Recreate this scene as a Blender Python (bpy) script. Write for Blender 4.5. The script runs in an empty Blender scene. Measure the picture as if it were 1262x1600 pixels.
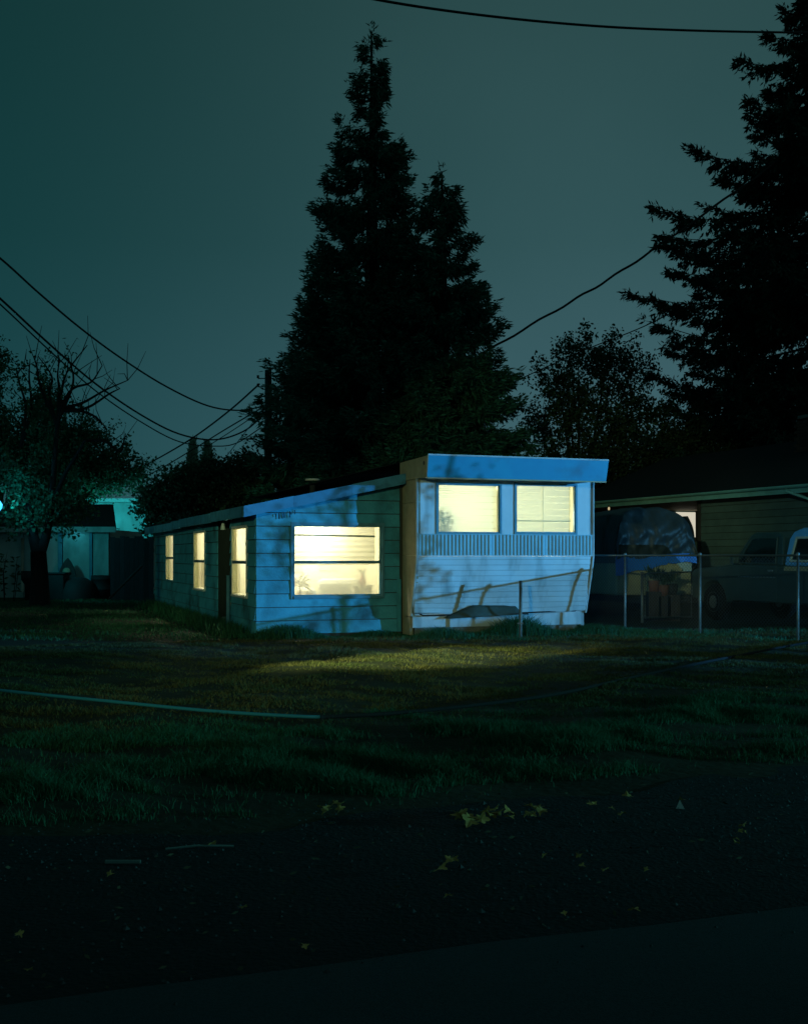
import bpy, math, random
import numpy as np
from mathutils import Vector, noise as mnoise

random.seed(7)
RNG = np.random.default_rng(11)
SC = bpy.context.scene
COL = SC.collection

# ------------------------------------------------------------------ camera, sky, lights, exposure
F, CX, HV, H = 1800.0, 631.0, 868.0, 1.30        # focal length and horizon in photo pixels, eye height
cam_data = bpy.data.cameras.new('camera')
cam = bpy.data.objects.new('camera', cam_data)
COL.objects.link(cam)
cam.location = (0, 0, H)
cam.rotation_euler = (math.radians(90), 0, 0)
cam_data.sensor_fit = 'HORIZONTAL'
cam_data.sensor_width = 36
cam_data.lens = 36 * F / 1262
cam_data.shift_y = (HV - 800) / 1262
cam_data.clip_end = 2000
SC.camera = cam
SC.view_settings.view_transform = 'Standard'
SC.view_settings.look = 'None'
SC.view_settings.exposure = 0
SC.view_settings.gamma = 1
SC.view_settings.use_curve_mapping = False
SC.render.engine = 'CYCLES'
SC.cycles.use_denoising = True
SC.cycles.max_bounces = 6
SC.cycles.transparent_max_bounces = 12
SC.cycles.sample_clamp_indirect = 3
SC.cycles.caustics_reflective = False
SC.cycles.caustics_refractive = False

world = bpy.data.worlds.new('World')
SC.world = world
world.use_nodes = True
wn, wl = world.node_tree.nodes, world.node_tree.links
wn.clear()
w_out = wn.new('ShaderNodeOutputWorld')
w_bg = wn.new('ShaderNodeBackground')
w_tc = wn.new('ShaderNodeTexCoord')
w_sep = wn.new('ShaderNodeSeparateXYZ')
w_ramp = wn.new('ShaderNodeValToRGB')
w_side = wn.new('ShaderNodeMapRange')
w_ns = wn.new('ShaderNodeTexNoise')
w_nr = wn.new('ShaderNodeMapRange')
w_m = wn.new('ShaderNodeMath')
w_mul = wn.new('ShaderNodeVectorMath')
wl.new(w_tc.outputs['Generated'], w_sep.inputs[0])
cr = w_ramp.color_ramp
cr.elements[0].position = 0.0
cr.elements[0].color = (.054, .135, .150, 1)
cr.elements[1].position = 0.46
cr.elements[1].color = (.021, .064, .064, 1)
e = cr.elements.new(0.12)
e.color = (.043, .113, .130, 1)
e = cr.elements.new(0.26)
e.color = (.028, .084, .090, 1)
wl.new(w_sep.outputs['Z'], w_ramp.inputs[0])
w_side.interpolation_type = 'SMOOTHSTEP'
w_side.inputs['From Min'].default_value = -.42
w_side.inputs['From Max'].default_value = .20
w_side.inputs['To Min'].default_value = .0
w_side.inputs['To Max'].default_value = 1.0
wl.new(w_sep.outputs['X'], w_side.inputs['Value'])
w_ns.inputs['Scale'].default_value = 3.4
w_ns.inputs['Detail'].default_value = 5
wl.new(w_tc.outputs['Generated'], w_ns.inputs['Vector'])
w_nr.inputs['From Min'].default_value = .3
w_nr.inputs['From Max'].default_value = .7
w_nr.inputs['To Min'].default_value = .88
w_nr.inputs['To Max'].default_value = 1.10
wl.new(w_ns.outputs['Fac'], w_nr.inputs['Value'])
w_m.operation = 'MULTIPLY'
wl.new(w_side.outputs[0], w_m.inputs[0])
wl.new(w_nr.outputs[0], w_m.inputs[1])
w_mul.operation = 'MULTIPLY'
w_tint = wn.new('ShaderNodeMix')
w_tint.data_type = 'RGBA'
w_tint.clamp_factor = False
w_tint.inputs[6].default_value = (.20, .50, .50, 1)
w_tint.inputs[7].default_value = (1.12, 1.04, 1.06, 1)
wl.new(w_m.outputs[0], w_tint.inputs[0])
wl.new(w_ramp.outputs['Color'], w_mul.inputs[0])
wl.new(w_tint.outputs[2], w_mul.inputs[1])
wl.new(w_mul.outputs[0], w_bg.inputs['Color'])
w_bg.inputs['Strength'].default_value = 1.0
wl.new(w_bg.outputs[0], w_out.inputs[0])


def lamp(name, kind, loc, energy, color, target=None, radius=.1, spot=None, blend=.3):
    d = bpy.data.lights.new(name, kind)
    d.energy = energy
    d.color = color
    d.shadow_soft_size = radius
    o = bpy.data.objects.new(name, d)
    COL.objects.link(o)
    o.location = loc
    if target is not None:
        v = Vector(target) - Vector(loc)
        o.rotation_euler = v.to_track_quat('-Z', 'Y').to_euler()
    if spot:
        d.spot_size = math.radians(spot)
        d.spot_blend = blend
    return o


KEY_POS = (44.0, -0.5, 4.5)                      # mercury street lamp down the road to the right
lamp('street_lamp_light', 'SPOT', KEY_POS, 98000, (.085, .49, 1.0), (.7, 18.5, 1.2), .10, 12.5, .5)
lamp('added_camper_beam', 'SPOT', KEY_POS, 22000, (.12, .55, 1.0), (5.6, 24.0, 1.2), .10, 6.5, .8)  # added beam from the same head, aimed to brighten the camper
lamp('added_grass_beam', 'SPOT', KEY_POS, 34000, (.09, .60, .66), (1.8, 8.4, 0), .10, 15, .9)  # added beam with its own tint to brighten the foreground grass
FILL_POS = (-12.0, -30.0, 7.0)                   # warm street lamp down the road to the left
lamp('far_street_lamp_light', 'SPOT', FILL_POS, 12500, (.80, .94, .46), (0.7, 19.2, 2.6), .2, 11.5, .45)
lamp('added_long_side_beam', 'SPOT', FILL_POS, 14000, (.66, .98, .52), (-4.6, 24.0, 1.7), .2, 6.5, .6)  # added beam to brighten the lean-to's long side
lamp('added_drive_beam', 'SPOT', FILL_POS, 12000, (.55, .92, .72), (6.9, 21.8, 1.5), .2, 6.5, .6)  # added beam to brighten the parked truck
NEAR_POS = (-7.5, 6.5, 4.4)                      # added hooded lamp that makes the lawn's light pool, out of frame on the left
lamp('added_lawn_pool_light', 'SPOT', NEAR_POS, 14000, (.86, 1.0, .42), (.15, 14.3, 0), .15, 11.5, 1.0)

# ------------------------------------------------------------------ helpers
AX = np.array([.943, .332]); AX = AX / np.linalg.norm(AX)
BX = np.array([-AX[1], AX[0]])
RZ = math.atan2(AX[1], AX[0])
O = np.array([-2.31, 18.0])                       # near corner of the lean-to


def wpt(u, v, Y):                                 # photo pixel at a given depth
    return Vector(((u - CX) / F * Y, Y, H + (HV - v) / F * Y))


def gpt(u, v):                                    # photo pixel on the ground
    Y = H * F / (v - HV)
    return Vector(((u - CX) / F * Y, Y, 0))


def loc2w(s, t, o=O):
    return o + AX * s + BX * t


def s_at(u, t, o=O):
    k = (u - CX) / F
    p = o + BX * t
    return (k * p[1] - p[0]) / (AX[0] - k * AX[1])


def t_at(u, s, o=O):
    k = (u - CX) / F
    p = o + AX * s
    return (k * p[1] - p[0]) / (BX[0] - k * BX[1])


def z_at(v, s, t, o=O):
    return H + (HV - v) / F * loc2w(s, t, o)[1]


class MB:
    def __init__(self):
        self.v, self.f = [], []

    def add(self, vs, fs):
        n = len(self.v)
        self.v.extend([tuple(p) for p in vs])
        self.f.extend([tuple(i + n for i in f) for f in fs])
        return self

    def box(self, x0, x1, y0, y1, z0, z1):
        vs = [(x, y, z) for z in (z0, z1) for y in (y0, y1) for x in (x0, x1)]
        return self.add(vs, [(0, 2, 3, 1), (4, 5, 7, 6), (0, 1, 5, 4), (2, 6, 7, 3), (0, 4, 6, 2), (1, 3, 7, 5)])

    def prism(self, front, back):
        n = len(front)
        fs = [tuple(range(n)), tuple(range(2 * n - 1, n - 1, -1))]
        fs += [(i, n + i, n + (i + 1) % n, (i + 1) % n) for i in range(n)]
        return self.add(list(front) + list(back), fs)

    def tube(self, pts, rad, n=6, cap=True):
        pts = [Vector(p) for p in pts]
        if not isinstance(rad, (list, tuple)):
            rad = [rad] * len(pts)
        base = len(self.v)
        up = Vector((0, 0, 1))
        for i, p in enumerate(pts):
            d = (pts[min(i + 1, len(pts) - 1)] - pts[max(i - 1, 0)]).normalized()
            ref = up if abs(d.z) < .9 else Vector((1, 0, 0))
            a = d.cross(ref).normalized()
            b = a.cross(d).normalized()
            for k in range(n):
                g = 2 * math.pi * k / n
                self.v.append(tuple(p + (a * math.cos(g) + b * math.sin(g)) * rad[i]))
        for i in range(len(pts) - 1):
            for k in range(n):
                self.f.append((base + i * n + k, base + i * n + (k + 1) % n, base + (i + 1) * n + (k + 1) % n, base + (i + 1) * n + k))
        if cap:
            self.f.append(tuple(base + k for k in range(n)))
            m = base + (len(pts) - 1) * n
            self.f.append(tuple(m + k for k in reversed(range(n))))
        return self

    def lathe(self, prof, c=(0, 0, 0), n=16):
        base = len(self.v)
        for r, z in prof:
            for k in range(n):
                g = 2 * math.pi * k / n
                self.v.append((c[0] + r * math.cos(g), c[1] + r * math.sin(g), c[2] + z))
        for i in range(len(prof) - 1):
            for k in range(n):
                self.f.append((base + i * n + k, base + i * n + (k + 1) % n, base + (i + 1) * n + (k + 1) % n, base + (i + 1) * n + k))
        return self

    def build(self, name, m, parent=None, smooth=False, bevel=0, off=None):
        me = bpy.data.meshes.new(name)
        vs = self.v
        if off is not None:
            vs = [(p[0] - off[0], p[1] - off[1], p[2] - off[2]) for p in vs]
        me.from_pydata(vs, [], self.f)
        me.update()
        return link(name, me, m, parent, smooth, bevel)


def link(name, me, m, parent=None, smooth=False, bevel=0):
    if m is not None:
        me.materials.append(m)
    if smooth:
        me.polygons.foreach_set('use_smooth', [True] * len(me.polygons))
    o = bpy.data.objects.new(name, me)
    COL.objects.link(o)
    o.parent = parent
    if bevel:
        b = o.modifiers.new('bevel', 'BEVEL')
        b.width = bevel
        b.segments = 2
        b.limit_method = 'ANGLE'
    return o


def arr_mesh(name, V, n_per, m, parent=None):     # V: (faces*n_per, 3) separate faces
    V = np.ascontiguousarray(V, dtype=np.float32)
    nv = len(V)
    nf = nv // n_per
    me = bpy.data.meshes.new(name)
    me.vertices.add(nv)
    me.vertices.foreach_set('co', V.ravel())
    me.loops.add(nv)
    me.loops.foreach_set('vertex_index', np.arange(nv, dtype=np.int32))
    me.polygons.add(nf)
    me.polygons.foreach_set('loop_start', np.arange(0, nv, n_per, dtype=np.int32))
    me.update(calc_edges=True)
    return link(name, me, m, parent)


def grid_mesh(name, P, m, parent=None, smooth=True):   # P: (r, c, 3)
    r, c = P.shape[:2]
    idx = np.arange(r * c).reshape(r, c)
    q = np.stack([idx[:-1, :-1], idx[:-1, 1:], idx[1:, 1:], idx[1:, :-1]], -1).reshape(-1, 4)
    me = bpy.data.meshes.new(name)
    me.vertices.add(r * c)
    me.vertices.foreach_set('co', np.ascontiguousarray(P, dtype=np.float32).ravel())
    me.loops.add(q.size)
    me.loops.foreach_set('vertex_index', q.ravel().astype(np.int32))
    me.polygons.add(len(q))
    me.polygons.foreach_set('loop_start', np.arange(0, q.size, 4, dtype=np.int32))
    me.update(calc_edges=True)
    return link(name, me, m, parent, smooth)


def tag(o, label=None, cat=None, group=None, kind=None):
    for k, v in (('label', label), ('category', cat), ('group', group), ('kind', kind)):
        if v:
            o[k] = v
    return o


def empty(name, loc=(0, 0, 0), rz=0, label=None, cat=None, group=None):
    o = bpy.data.objects.new(name, None)
    COL.objects.link(o)
    o.location = loc
    o.rotation_euler = (0, 0, rz)
    return tag(o, label, cat, group)


# ------------------------------------------------------------------ materials
def mat(name, c, c2=None, rough=.8, spec=.25, scale=4.0, detail=5, lo=.35, hi=.7, bump=0, bscale=40, metal=0,
        emit=None, estr=0, stretch=None, rnd=0, trans=0, island=0, streak=None):
    m = bpy.data.materials.new(name)
    m.use_nodes = True
    n, l = m.node_tree.nodes, m.node_tree.links
    p = n['Principled BSDF']
    out = n['Material Output']
    p.inputs['Roughness'].default_value = rough
    p.inputs['Specular IOR Level'].default_value = spec
    p.inputs['Metallic'].default_value = metal
    p.inputs['Base Color'].default_value = (*c, 1)
    src = None
    tc = n.new('ShaderNodeTexCoord')
    vec = tc.outputs['Object']
    if stretch:
        mp = n.new('ShaderNodeMapping')
        mp.inputs['Scale'].default_value = stretch
        l.new(vec, mp.inputs[0])
        vec = mp.outputs[0]
    if c2 is not None:
        t = n.new('ShaderNodeTexNoise')
        t.inputs['Scale'].default_value = scale
        t.inputs['Detail'].default_value = detail
        t.inputs['Roughness'].default_value = .62
        l.new(vec, t.inputs['Vector'])
        r = n.new('ShaderNodeMapRange')
        r.inputs['From Min'].default_value = lo
        r.inputs['From Max'].default_value = hi
        l.new(t.outputs['Fac'], r.inputs['Value'])
        mx = n.new('ShaderNodeMix')
        mx.data_type = 'RGBA'
        mx.inputs[6].default_value = (*c, 1)
        mx.inputs[7].default_value = (*c2, 1)
        l.new(r.outputs[0], mx.inputs[0])
        src = mx.outputs[2]
    if streak is not None:                        # dirt runs: (colour, scale vector, lo, hi)
        mp2 = n.new('ShaderNodeMapping')
        mp2.inputs['Scale'].default_value = streak[1]
        l.new(tc.outputs['Object'], mp2.inputs[0])
        t2 = n.new('ShaderNodeTexNoise')
        t2.inputs['Scale'].default_value = 1
        t2.inputs['Detail'].default_value = 6
        l.new(mp2.outputs[0], t2.inputs['Vector'])
        r2 = n.new('ShaderNodeMapRange')
        r2.inputs['From Min'].default_value = streak[2]
        r2.inputs['From Max'].default_value = streak[3]
        l.new(t2.outputs['Fac'], r2.inputs['Value'])
        mx2 = n.new('ShaderNodeMix')
        mx2.data_type = 'RGBA'
        if src is None:
            mx2.inputs[6].default_value = (*c, 1)
        else:
            l.new(src, mx2.inputs[6])
        mx2.inputs[7].default_value = (*streak[0], 1)
        l.new(r2.outputs[0], mx2.inputs[0])
        src = mx2.outputs[2]
    if rnd or island:
        if rnd:
            oi = n.new('ShaderNodeObjectInfo')
            rv = oi.outputs['Random']
            amt = rnd
        else:
            ge = n.new('ShaderNodeNewGeometry')
            rv = ge.outputs['Random Per Island']
            amt = island
        mr = n.new('ShaderNodeMapRange')
        mr.inputs['To Min'].default_value = 1 - amt
        mr.inputs['To Max'].default_value = 1 + amt
        l.new(rv, mr.inputs['Value'])
        vm = n.new('ShaderNodeVectorMath')
        vm.operation = 'SCALE'
        if src is None:
            vm.inputs[0].default_value = c
        else:
            l.new(src, vm.inputs[0])
        l.new(mr.outputs[0], vm.inputs['Scale'])
        src = vm.outputs[0]
    if src is not None:
        l.new(src, p.inputs['Base Color'])
    if bump:
        t = n.new('ShaderNodeTexNoise')
        t.inputs['Scale'].default_value = bscale
        t.inputs['Detail'].default_value = 6
        l.new(vec, t.inputs['Vector'])
        b = n.new('ShaderNodeBump')
        b.inputs['Strength'].default_value = bump
        b.inputs['Distance'].default_value = .02
        l.new(t.outputs['Fac'], b.inputs['Height'])
        l.new(b.outputs[0], p.inputs['Normal'])
    if emit is not None:
        p.inputs['Emission Color'].default_value = (*emit, 1)
        p.inputs['Emission Strength'].default_value = estr
    if trans:
        tr = n.new('ShaderNodeBsdfTranslucent')
        if src is not None:
            l.new(src, tr.inputs['Color'])
        else:
            tr.inputs['Color'].default_value = (*c, 1)
        ms = n.new('ShaderNodeMixShader')
        ms.inputs[0].default_value = trans
        l.new(p.outputs[0], ms.inputs[1])
        l.new(tr.outputs[0], ms.inputs[2])
        l.new(ms.outputs[0], out.inputs[0])
    return m


def glass_mat(name, tint=(.95, .97, .95), gloss=.07):
    m = bpy.data.materials.new(name)
    m.use_nodes = True
    n, l = m.node_tree.nodes, m.node_tree.links
    n.remove(n['Principled BSDF'])
    t = n.new('ShaderNodeBsdfTransparent')
    t.inputs[0].default_value = (*tint, 1)
    g = n.new('ShaderNodeBsdfGlossy')
    g.inputs['Roughness'].default_value = .03
    fr = n.new('ShaderNodeLayerWeight')
    fr.inputs[0].default_value = .5
    pw = n.new('ShaderNodeMath')
    pw.operation = 'POWER'
    pw.inputs[1].default_value = 6
    l.new(fr.outputs['Facing'], pw.inputs[0])
    ml = n.new('ShaderNodeMath')
    ml.operation = 'MULTIPLY_ADD'
    ml.inputs[1].default_value = .22
    ml.inputs[2].default_value = .025
    l.new(pw.outputs[0], ml.inputs[0])
    mx = n.new('ShaderNodeMixShader')
    l.new(ml.outputs[0], mx.inputs[0])
    l.new(t.outputs[0], mx.inputs[1])
    l.new(g.outputs[0], mx.inputs[2])
    l.new(mx.outputs[0], n['Material Output'].inputs[0])
    return m


def sheer_mat(name):
    m = bpy.data.materials.new(name)
    m.use_nodes = True
    n, l = m.node_tree.nodes, m.node_tree.links
    n.remove(n['Principled BSDF'])
    t = n.new('ShaderNodeBsdfTransparent')
    tr = n.new('ShaderNodeBsdfTranslucent')
    tr.inputs[0].default_value = (.86, .84, .72, 1)
    mx = n.new('ShaderNodeMixShader')
    mx.inputs[0].default_value = .42
    l.new(t.outputs[0], mx.inputs[1])
    l.new(tr.outputs[0], mx.inputs[2])
    l.new(mx.outputs[0], n['Material Output'].inputs[0])
    return m


M = {}
M['siding'] = mat('weathered teal siding paint', (.075, .37, .48), (.045, .26, .35), rough=.75, scale=2.6, bump=.25, bscale=30,
                  rnd=.10, streak=((.03, .09, .10), (1.8, 1.8, 1.6), .50, .74))
M['siding_back'] = mat('wall sheathing', (.05, .06, .05), rough=.9)
M['white_alu'] = mat('chalky white aluminium', (.52, .60, .62), (.44, .53, .56), rough=.55, spec=.4, scale=3, bump=.06, bscale=9,
                     streak=((.17, .22, .22), (4, 4, 1.1), .52, .80))
M['blue_visor'] = mat('blue painted visor', (.012, .26, .40), (.010, .21, .36), rough=.5, spec=.4, scale=2.0, bump=.08, bscale=6,
                      streak=((.03, .13, .20), (2.5, 4, 2.5), .56, .80))
M['blue_fascia'] = mat('blue fascia paint', (.07, .27, .42), (.05, .19, .30), rough=.6, scale=3, rnd=.2, bump=.1, bscale=20,
                       streak=((.03, .09, .12), (4, 4, 4), .52, .75))
M['corrugated'] = mat('blue corrugated aluminium', (.26, .46, .52), (.20, .38, .45), rough=.5, spec=.4, scale=4)
M['tan_alu'] = mat('tan aluminium', (.38, .34, .22), (.29, .26, .17), rough=.7, scale=5, bump=.1, bscale=14)
M['trim'] = mat('teal window trim', (.10, .27, .34), (.07, .20, .26), rough=.6, scale=8)
M['frame_dark'] = mat('aluminium window frame', (.12, .20, .23), rough=.4, metal=.4)
M['white_frame'] = mat('white window frame', (.62, .64, .58), (.5, .52, .47), rough=.55, scale=9)
M['glass'] = glass_mat('window glass')
M['dark_glass'] = mat('vehicle glass', (.01, .02, .02), rough=.08, spec=.5)
M['blind'] = mat('cream slat blind', (.80, .80, .64), rough=.6, trans=.55)
M['shade'] = mat('cream roller shade', (.74, .70, .53), (.68, .64, .47), rough=.8, trans=.55, scale=1.4)
M['interior'] = mat('cream room paint', (.78, .74, .55), (.70, .66, .46), rough=.85, scale=1.5)
M['int_floor'] = mat('carpet', (.48, .42, .28), rough=.95)
M['roof'] = mat('dark roofing felt', (.014, .018, .020), (.008, .011, .013), rough=.95, scale=8, bump=.4, bscale=80)
M['recess'] = mat('recess boards with shade in colour', (.022, .030, .026), (.014, .020, .018), rough=.9, scale=5, stretch=(4, 4, .6))  # the recess's shade is put into this dark colour
M['flap'] = mat('bent sheet metal with shade in colour', (.07, .10, .085), (.05, .07, .06), rough=.7, scale=5)  # darkened to stand in for shade on the folded flap
M['block'] = mat('bare skirting', (.20, .22, .19), (.12, .14, .13), rough=.9, scale=6, bump=.3)
M['galv'] = mat('galvanised steel', (.20, .22, .21), (.13, .14, .13), rough=.5, metal=.55, scale=12)
M['wire'] = mat('fence wire', (.09, .10, .10), rough=.5, metal=.5)
M['cable'] = mat('black cable', (.006, .008, .008), rough=.7)
M['wood'] = mat('dark weathered wood', (.06, .05, .045), (.035, .03, .03), rough=.9, scale=6, stretch=(4, 4, .5), bump=.4, rnd=.2)
M['bark'] = mat('bark', (.020, .020, .018), (.012, .012, .011), rough=.95, scale=9, bump=.8, bscale=18, stretch=(1, 1, .25))
M['cedar'] = mat('cedar foliage', (.030, .13, .085), rough=.85, island=.5, trans=.2)
M['spruce'] = mat('spruce foliage', (.022, .060, .040), rough=.85, island=.5, trans=.12)
M['leaf'] = mat('broad leaves', (.045, .085, .045), rough=.75, island=.5, trans=.3)
M['leaf_lit'] = mat('pale tree leaves', (.04, .14, .07), rough=.7, island=.5, trans=.35)
M['poplar'] = mat('poplar leaves', (.26, .38, .28), rough=.8, island=.4, trans=.3)  # raised pale to stand in for light on the distant crowns
M['grass'] = mat('lawn grass', (.062, .085, .030), (.15, .128, .05), rough=.85, scale=1.3, island=.45, trans=.25)
M['tall_grass'] = mat('tall green grass', (.022, .14, .068), (.045, .12, .05), rough=.7, scale=.9, island=.45, trans=.3)
M['ground'] = mat('lawn soil', (.016, .022, .012), (.03, .033, .015), rough=.95, scale=1.2, bump=.6, bscale=14)
M['verge'] = mat('dark verge soil', (.006, .013, .014), (.011, .019, .020), rough=.95, scale=9, bump=.8, bscale=45)
M['asphalt'] = mat('worn asphalt', (.030, .060, .064), (.014, .032, .036), rough=.9, scale=110, bump=.6, bscale=220)
M['gravel'] = mat('verge gravel', (.045, .055, .055), rough=.9, island=.6)
M['dry_leaf'] = mat('dry yellow leaf', (.60, .35, .10), (.34, .17, .06), rough=.8, scale=30, trans=.2, rnd=.25)
M['litter'] = mat('leaf litter', (.06, .055, .03), rough=.9, island=.6)
M['hose'] = mat('hose with cyan light in colour', (.03, .28, .40), rough=.5)  # cyan lamplight is put into the hose colour
M['blue_tarp'] = mat('blue tarpaulin', (.02, .17, .62), rough=.45, spec=.4, bump=.3, bscale=8)
M['grey_tarp'] = mat('grey plastic sheet', (.035, .05, .055), (.02, .03, .035), rough=.45, spec=.35, scale=3, bump=.5, bscale=7)
M['beige'] = mat('beige camper skin', (.40, .37, .22), (.30, .28, .18), rough=.55, scale=2)
M['truck'] = mat('dull green truck paint', (.045, .085, .080), (.035, .065, .06), rough=.4, spec=.5, scale=3)
M['canopy'] = mat('truck canopy with blue light in colour', (.14, .45, .85), rough=.4, spec=.5)  # blue lamplight on the canopy is put into its colour
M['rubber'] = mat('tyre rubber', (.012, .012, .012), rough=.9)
M['chrome'] = mat('trim metal', (.45, .47, .46), rough=.3, metal=.8)
M['house'] = mat('neighbour siding', (.10, .16, .14), (.075, .12, .11), rough=.8, scale=3, rnd=.08)
M['gutter'] = mat('gutter paint', (.22, .52, .48), (.16, .40, .37), rough=.5, scale=3)
M['brick'] = mat('chimney brick', (.14, .07, .05), (.09, .05, .04), rough=.9, scale=20, rnd=.3)
M['white_wall'] = mat('white outbuilding wall', (.46, .50, .46), (.30, .34, .31), rough=.85, scale=1.2, rnd=.06,
                      streak=((.16, .19, .17), (2, 2, .8), .52, .8))
M['dark_fence'] = mat('dark fence board', (.035, .030, .035), (.022, .02, .022), rough=.9, scale=6, rnd=.3, stretch=(4, 4, .6))
M['dark'] = mat('dark plastic', (.02, .022, .022), rough=.7)
M['lit_window'] = mat('lit window', (.8, .8, .7), emit=(1.0, .93, .74), estr=.62)
M['lamp_cyan'] = mat('lit lamp', (.8, .9, 1), emit=(.05, .55, 1.0), estr=1.6)
M['pot'] = mat('terracotta', (.30, .14, .08), rough=.8)
M['sofa'] = mat('pale olive upholstery', (.80, .78, .64), (.72, .70, .54), rough=.9, scale=12)
M['stick'] = mat('bleached stick', (.12, .15, .13), rough=.8)
M['pale_wood'] = mat('pale wood', (.70, .65, .48), (.60, .55, .40), rough=.6, scale=9)
M['indoor_leaf'] = mat('pale houseplant leaf', (.52, .52, .32), rough=.6)
M['picture'] = mat('framed print', (.55, .50, .32), (.28, .28, .20), rough=.6, scale=14)
M['orange_pot'] = mat('orange clay', (.20, .08, .05), rough=.8)

# ------------------------------------------------------------------ ground, verge, road
def tfac(x, y):                                   # distance behind the lean-to front line
    return (x - O[0]) * BX[0] + (y - O[1]) * BX[1]


T_ROAD = tfac(*gpt(631, 1498)[:2])                # kerbless asphalt edge
T_GRASS = tfac(*gpt(560, 1268)[:2])


def bump_z(x, y):
    t = tfac(x, y)
    k = np.clip((t - T_GRASS + .3) / 1.2, 0, 1)
    z = (.035 * np.sin(x * 1.3 + .7 * y) * np.sin(y * 1.1 - .4 * x) + .02 * np.sin(3.1 * x + 1.7) * np.sin(2.3 * y)
         + .012 * np.sin(6.3 * x + 2 * y) * np.sin(5.1 * y - x))
    k2 = np.clip((-0.8 - t) / .8, 0, 1)
    return z * k * k2


xs = np.unique(np.concatenate([np.linspace(-12, 12, 161), [-600, -250, -100, -50, -25, -16, 16, 25, 50, 100, 250, 600]]))
ys = np.unique(np.concatenate([np.linspace(1.5, 19, 141), [-600, -200, -60, -20, -8, -3, 0, 21, 24, 28, 36, 50, 80, 140, 250, 600]]))
X, Y = np.meshgrid(xs, ys)
g = grid_mesh('ground', np.stack([X, Y, bump_z(X, Y)], -1), M['ground'])
tag(g, kind='structure')


def strip(name, t0, t1, z, m, wav=0, x0=-60, x1=60, n=400):
    P = np.zeros((2, n, 3))
    for i, s in enumerate(np.linspace(x0, x1, n)):
        for j, t in enumerate((t0, t1)):
            w = 0
            if j == 1 and wav:
                w = wav * (math.sin(s * 1.1 + 1) * .6 + math.sin(s * 2.7) * .4 + math.sin(s * 6.1 + 2) * .2)
            elif j == 1:
                w = .012 * math.sin(s * 2.1) + .010 * math.sin(s * 5.3 + 1)
            q = O + AX * s + BX * (t + w)
            P[j, i] = (q[0], q[1], z)
    return tag(grid_mesh(name, P, m), kind='structure')


strip('verge', T_ROAD - 1.0, T_GRASS, .006, M['verge'], wav=.30)
strip('road', T_ROAD - 8.0, T_ROAD, .012, M['asphalt'])


def blades(n, xr, yr, h0, h1, w, keep, lean=.5, segs=2):
    x = RNG.uniform(*xr, n)
    y = RNG.uniform(*yr, n)
    inside = np.abs(x) < (y * 0.385 + .5)
    x, y = x[inside], y[inside]
    k = keep(x, y)
    sel = RNG.random(len(x)) < k
    x, y, k = x[sel], y[sel], k[sel]
    n = len(x)
    h = RNG.uniform(h0, h1, n) * (.45 + .75 * k)
    a = RNG.uniform(0, 2 * np.pi, n)
    ln = RNG.uniform(.1, 1, n) * lean * h
    z = bump_z(x, y) - .01
    B = np.stack([x, y, z], -1)
    d = np.stack([np.cos(a), np.sin(a), 0 * a], -1)
    sd = np.stack([-np.sin(a), np.cos(a), 0 * a], -1)
    a2 = RNG.uniform(0, 2 * np.pi, n)
    sd = np.stack([np.cos(a2), np.sin(a2), 0 * a2], -1)
    ww = (w * RNG.uniform(.6, 1.3, n))[:, None]
    up = np.array([0, 0, 1.0])
    mid = B + d * (ln * .3)[:, None] + up * (h * .6)[:, None]
    tip = B + d * ln[:, None] + up * h[:, None]
    if segs == 1:
        V = np.stack([B - sd * ww, B + sd * ww, tip], 1)
        return V.reshape(-1, 3), 3
    V = np.stack([B - sd * ww, B + sd * ww, mid + sd * ww * .7, mid - sd * ww * .7,
                  mid - sd * ww * .7, mid + sd * ww * .7, tip, tip], 1)
    # two quads would leave a degenerate tip: use two triangles for the point
    V = np.stack([B - sd * ww, B + sd * ww, mid + sd * ww * .7,
                  B - sd * ww, mid + sd * ww * .7, mid - sd * ww * .7,
                  mid - sd * ww * .7, mid + sd * ww * .7, tip], 1)
    return V.reshape(-1, 3), 3


def fbm(x, y, sc, seed=0):
    z = np.zeros_like(x)
    amp = 1
    for o in range(3):
        f = sc * 2 ** o
        z += amp * np.sin(f * x * 1.0 + seed + 1.7 * np.sin(f * y * .7 + seed * 2.1)) * np.sin(f * y * 1.3 + seed * .7 + 1.3 * np.sin(f * x * .6 + o))
        amp *= .55
    return z / 1.6


def keep_tall(x, y):
    t = tfac(x, y)
    edge = T_GRASS + .15 + .30 * (np.sin(((x - O[0]) * AX[0] + (y - O[1]) * AX[1]) * 1.1 + 1) * .6)
    m = np.clip((t - edge) / .35, 0, 1) * np.clip((-8.6 - t) / 1.2, .0, 1)
    tuft = np.clip(fbm(x, y * 1.8, 1.9, 1.0) * 1.9 + .12, 0.02, 1) * np.clip(.55 + .8 * fbm(x, y, 6.0, 3.0), .1, 1)
    return np.clip(m * tuft, 0, 1)


def keep_lawn(x, y):
    t = tfac(x, y)
    m = np.clip((t + 9.6) / 1.0, 0, 1) * np.clip((-.15 - t) / .3, 0, 1)
    return m * np.clip(.40 + .95 * fbm(x, y * 1.6, 3.4, 4.0), .04, 1)


V, n_ = blades(1150000, (-4.5, 4.5), (5.2, 11.5), .035, .135, .0030, keep_tall, lean=1.0)
tag(arr_mesh('tall_grass', V, 3, M['tall_grass']), 'uneven dark green tufts of uncut grass between lawn and verge', 'grass', kind='stuff')
V, n_ = blades(520000, (-7.2, 8), (8.2, 20), .020, .055, .007, keep_lawn, lean=1.4, segs=1)
tag(arr_mesh('lawn_grass', V, 3, M['grass']), 'short mown yellowish lawn in front of the mobile home', 'grass', kind='stuff')


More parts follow.
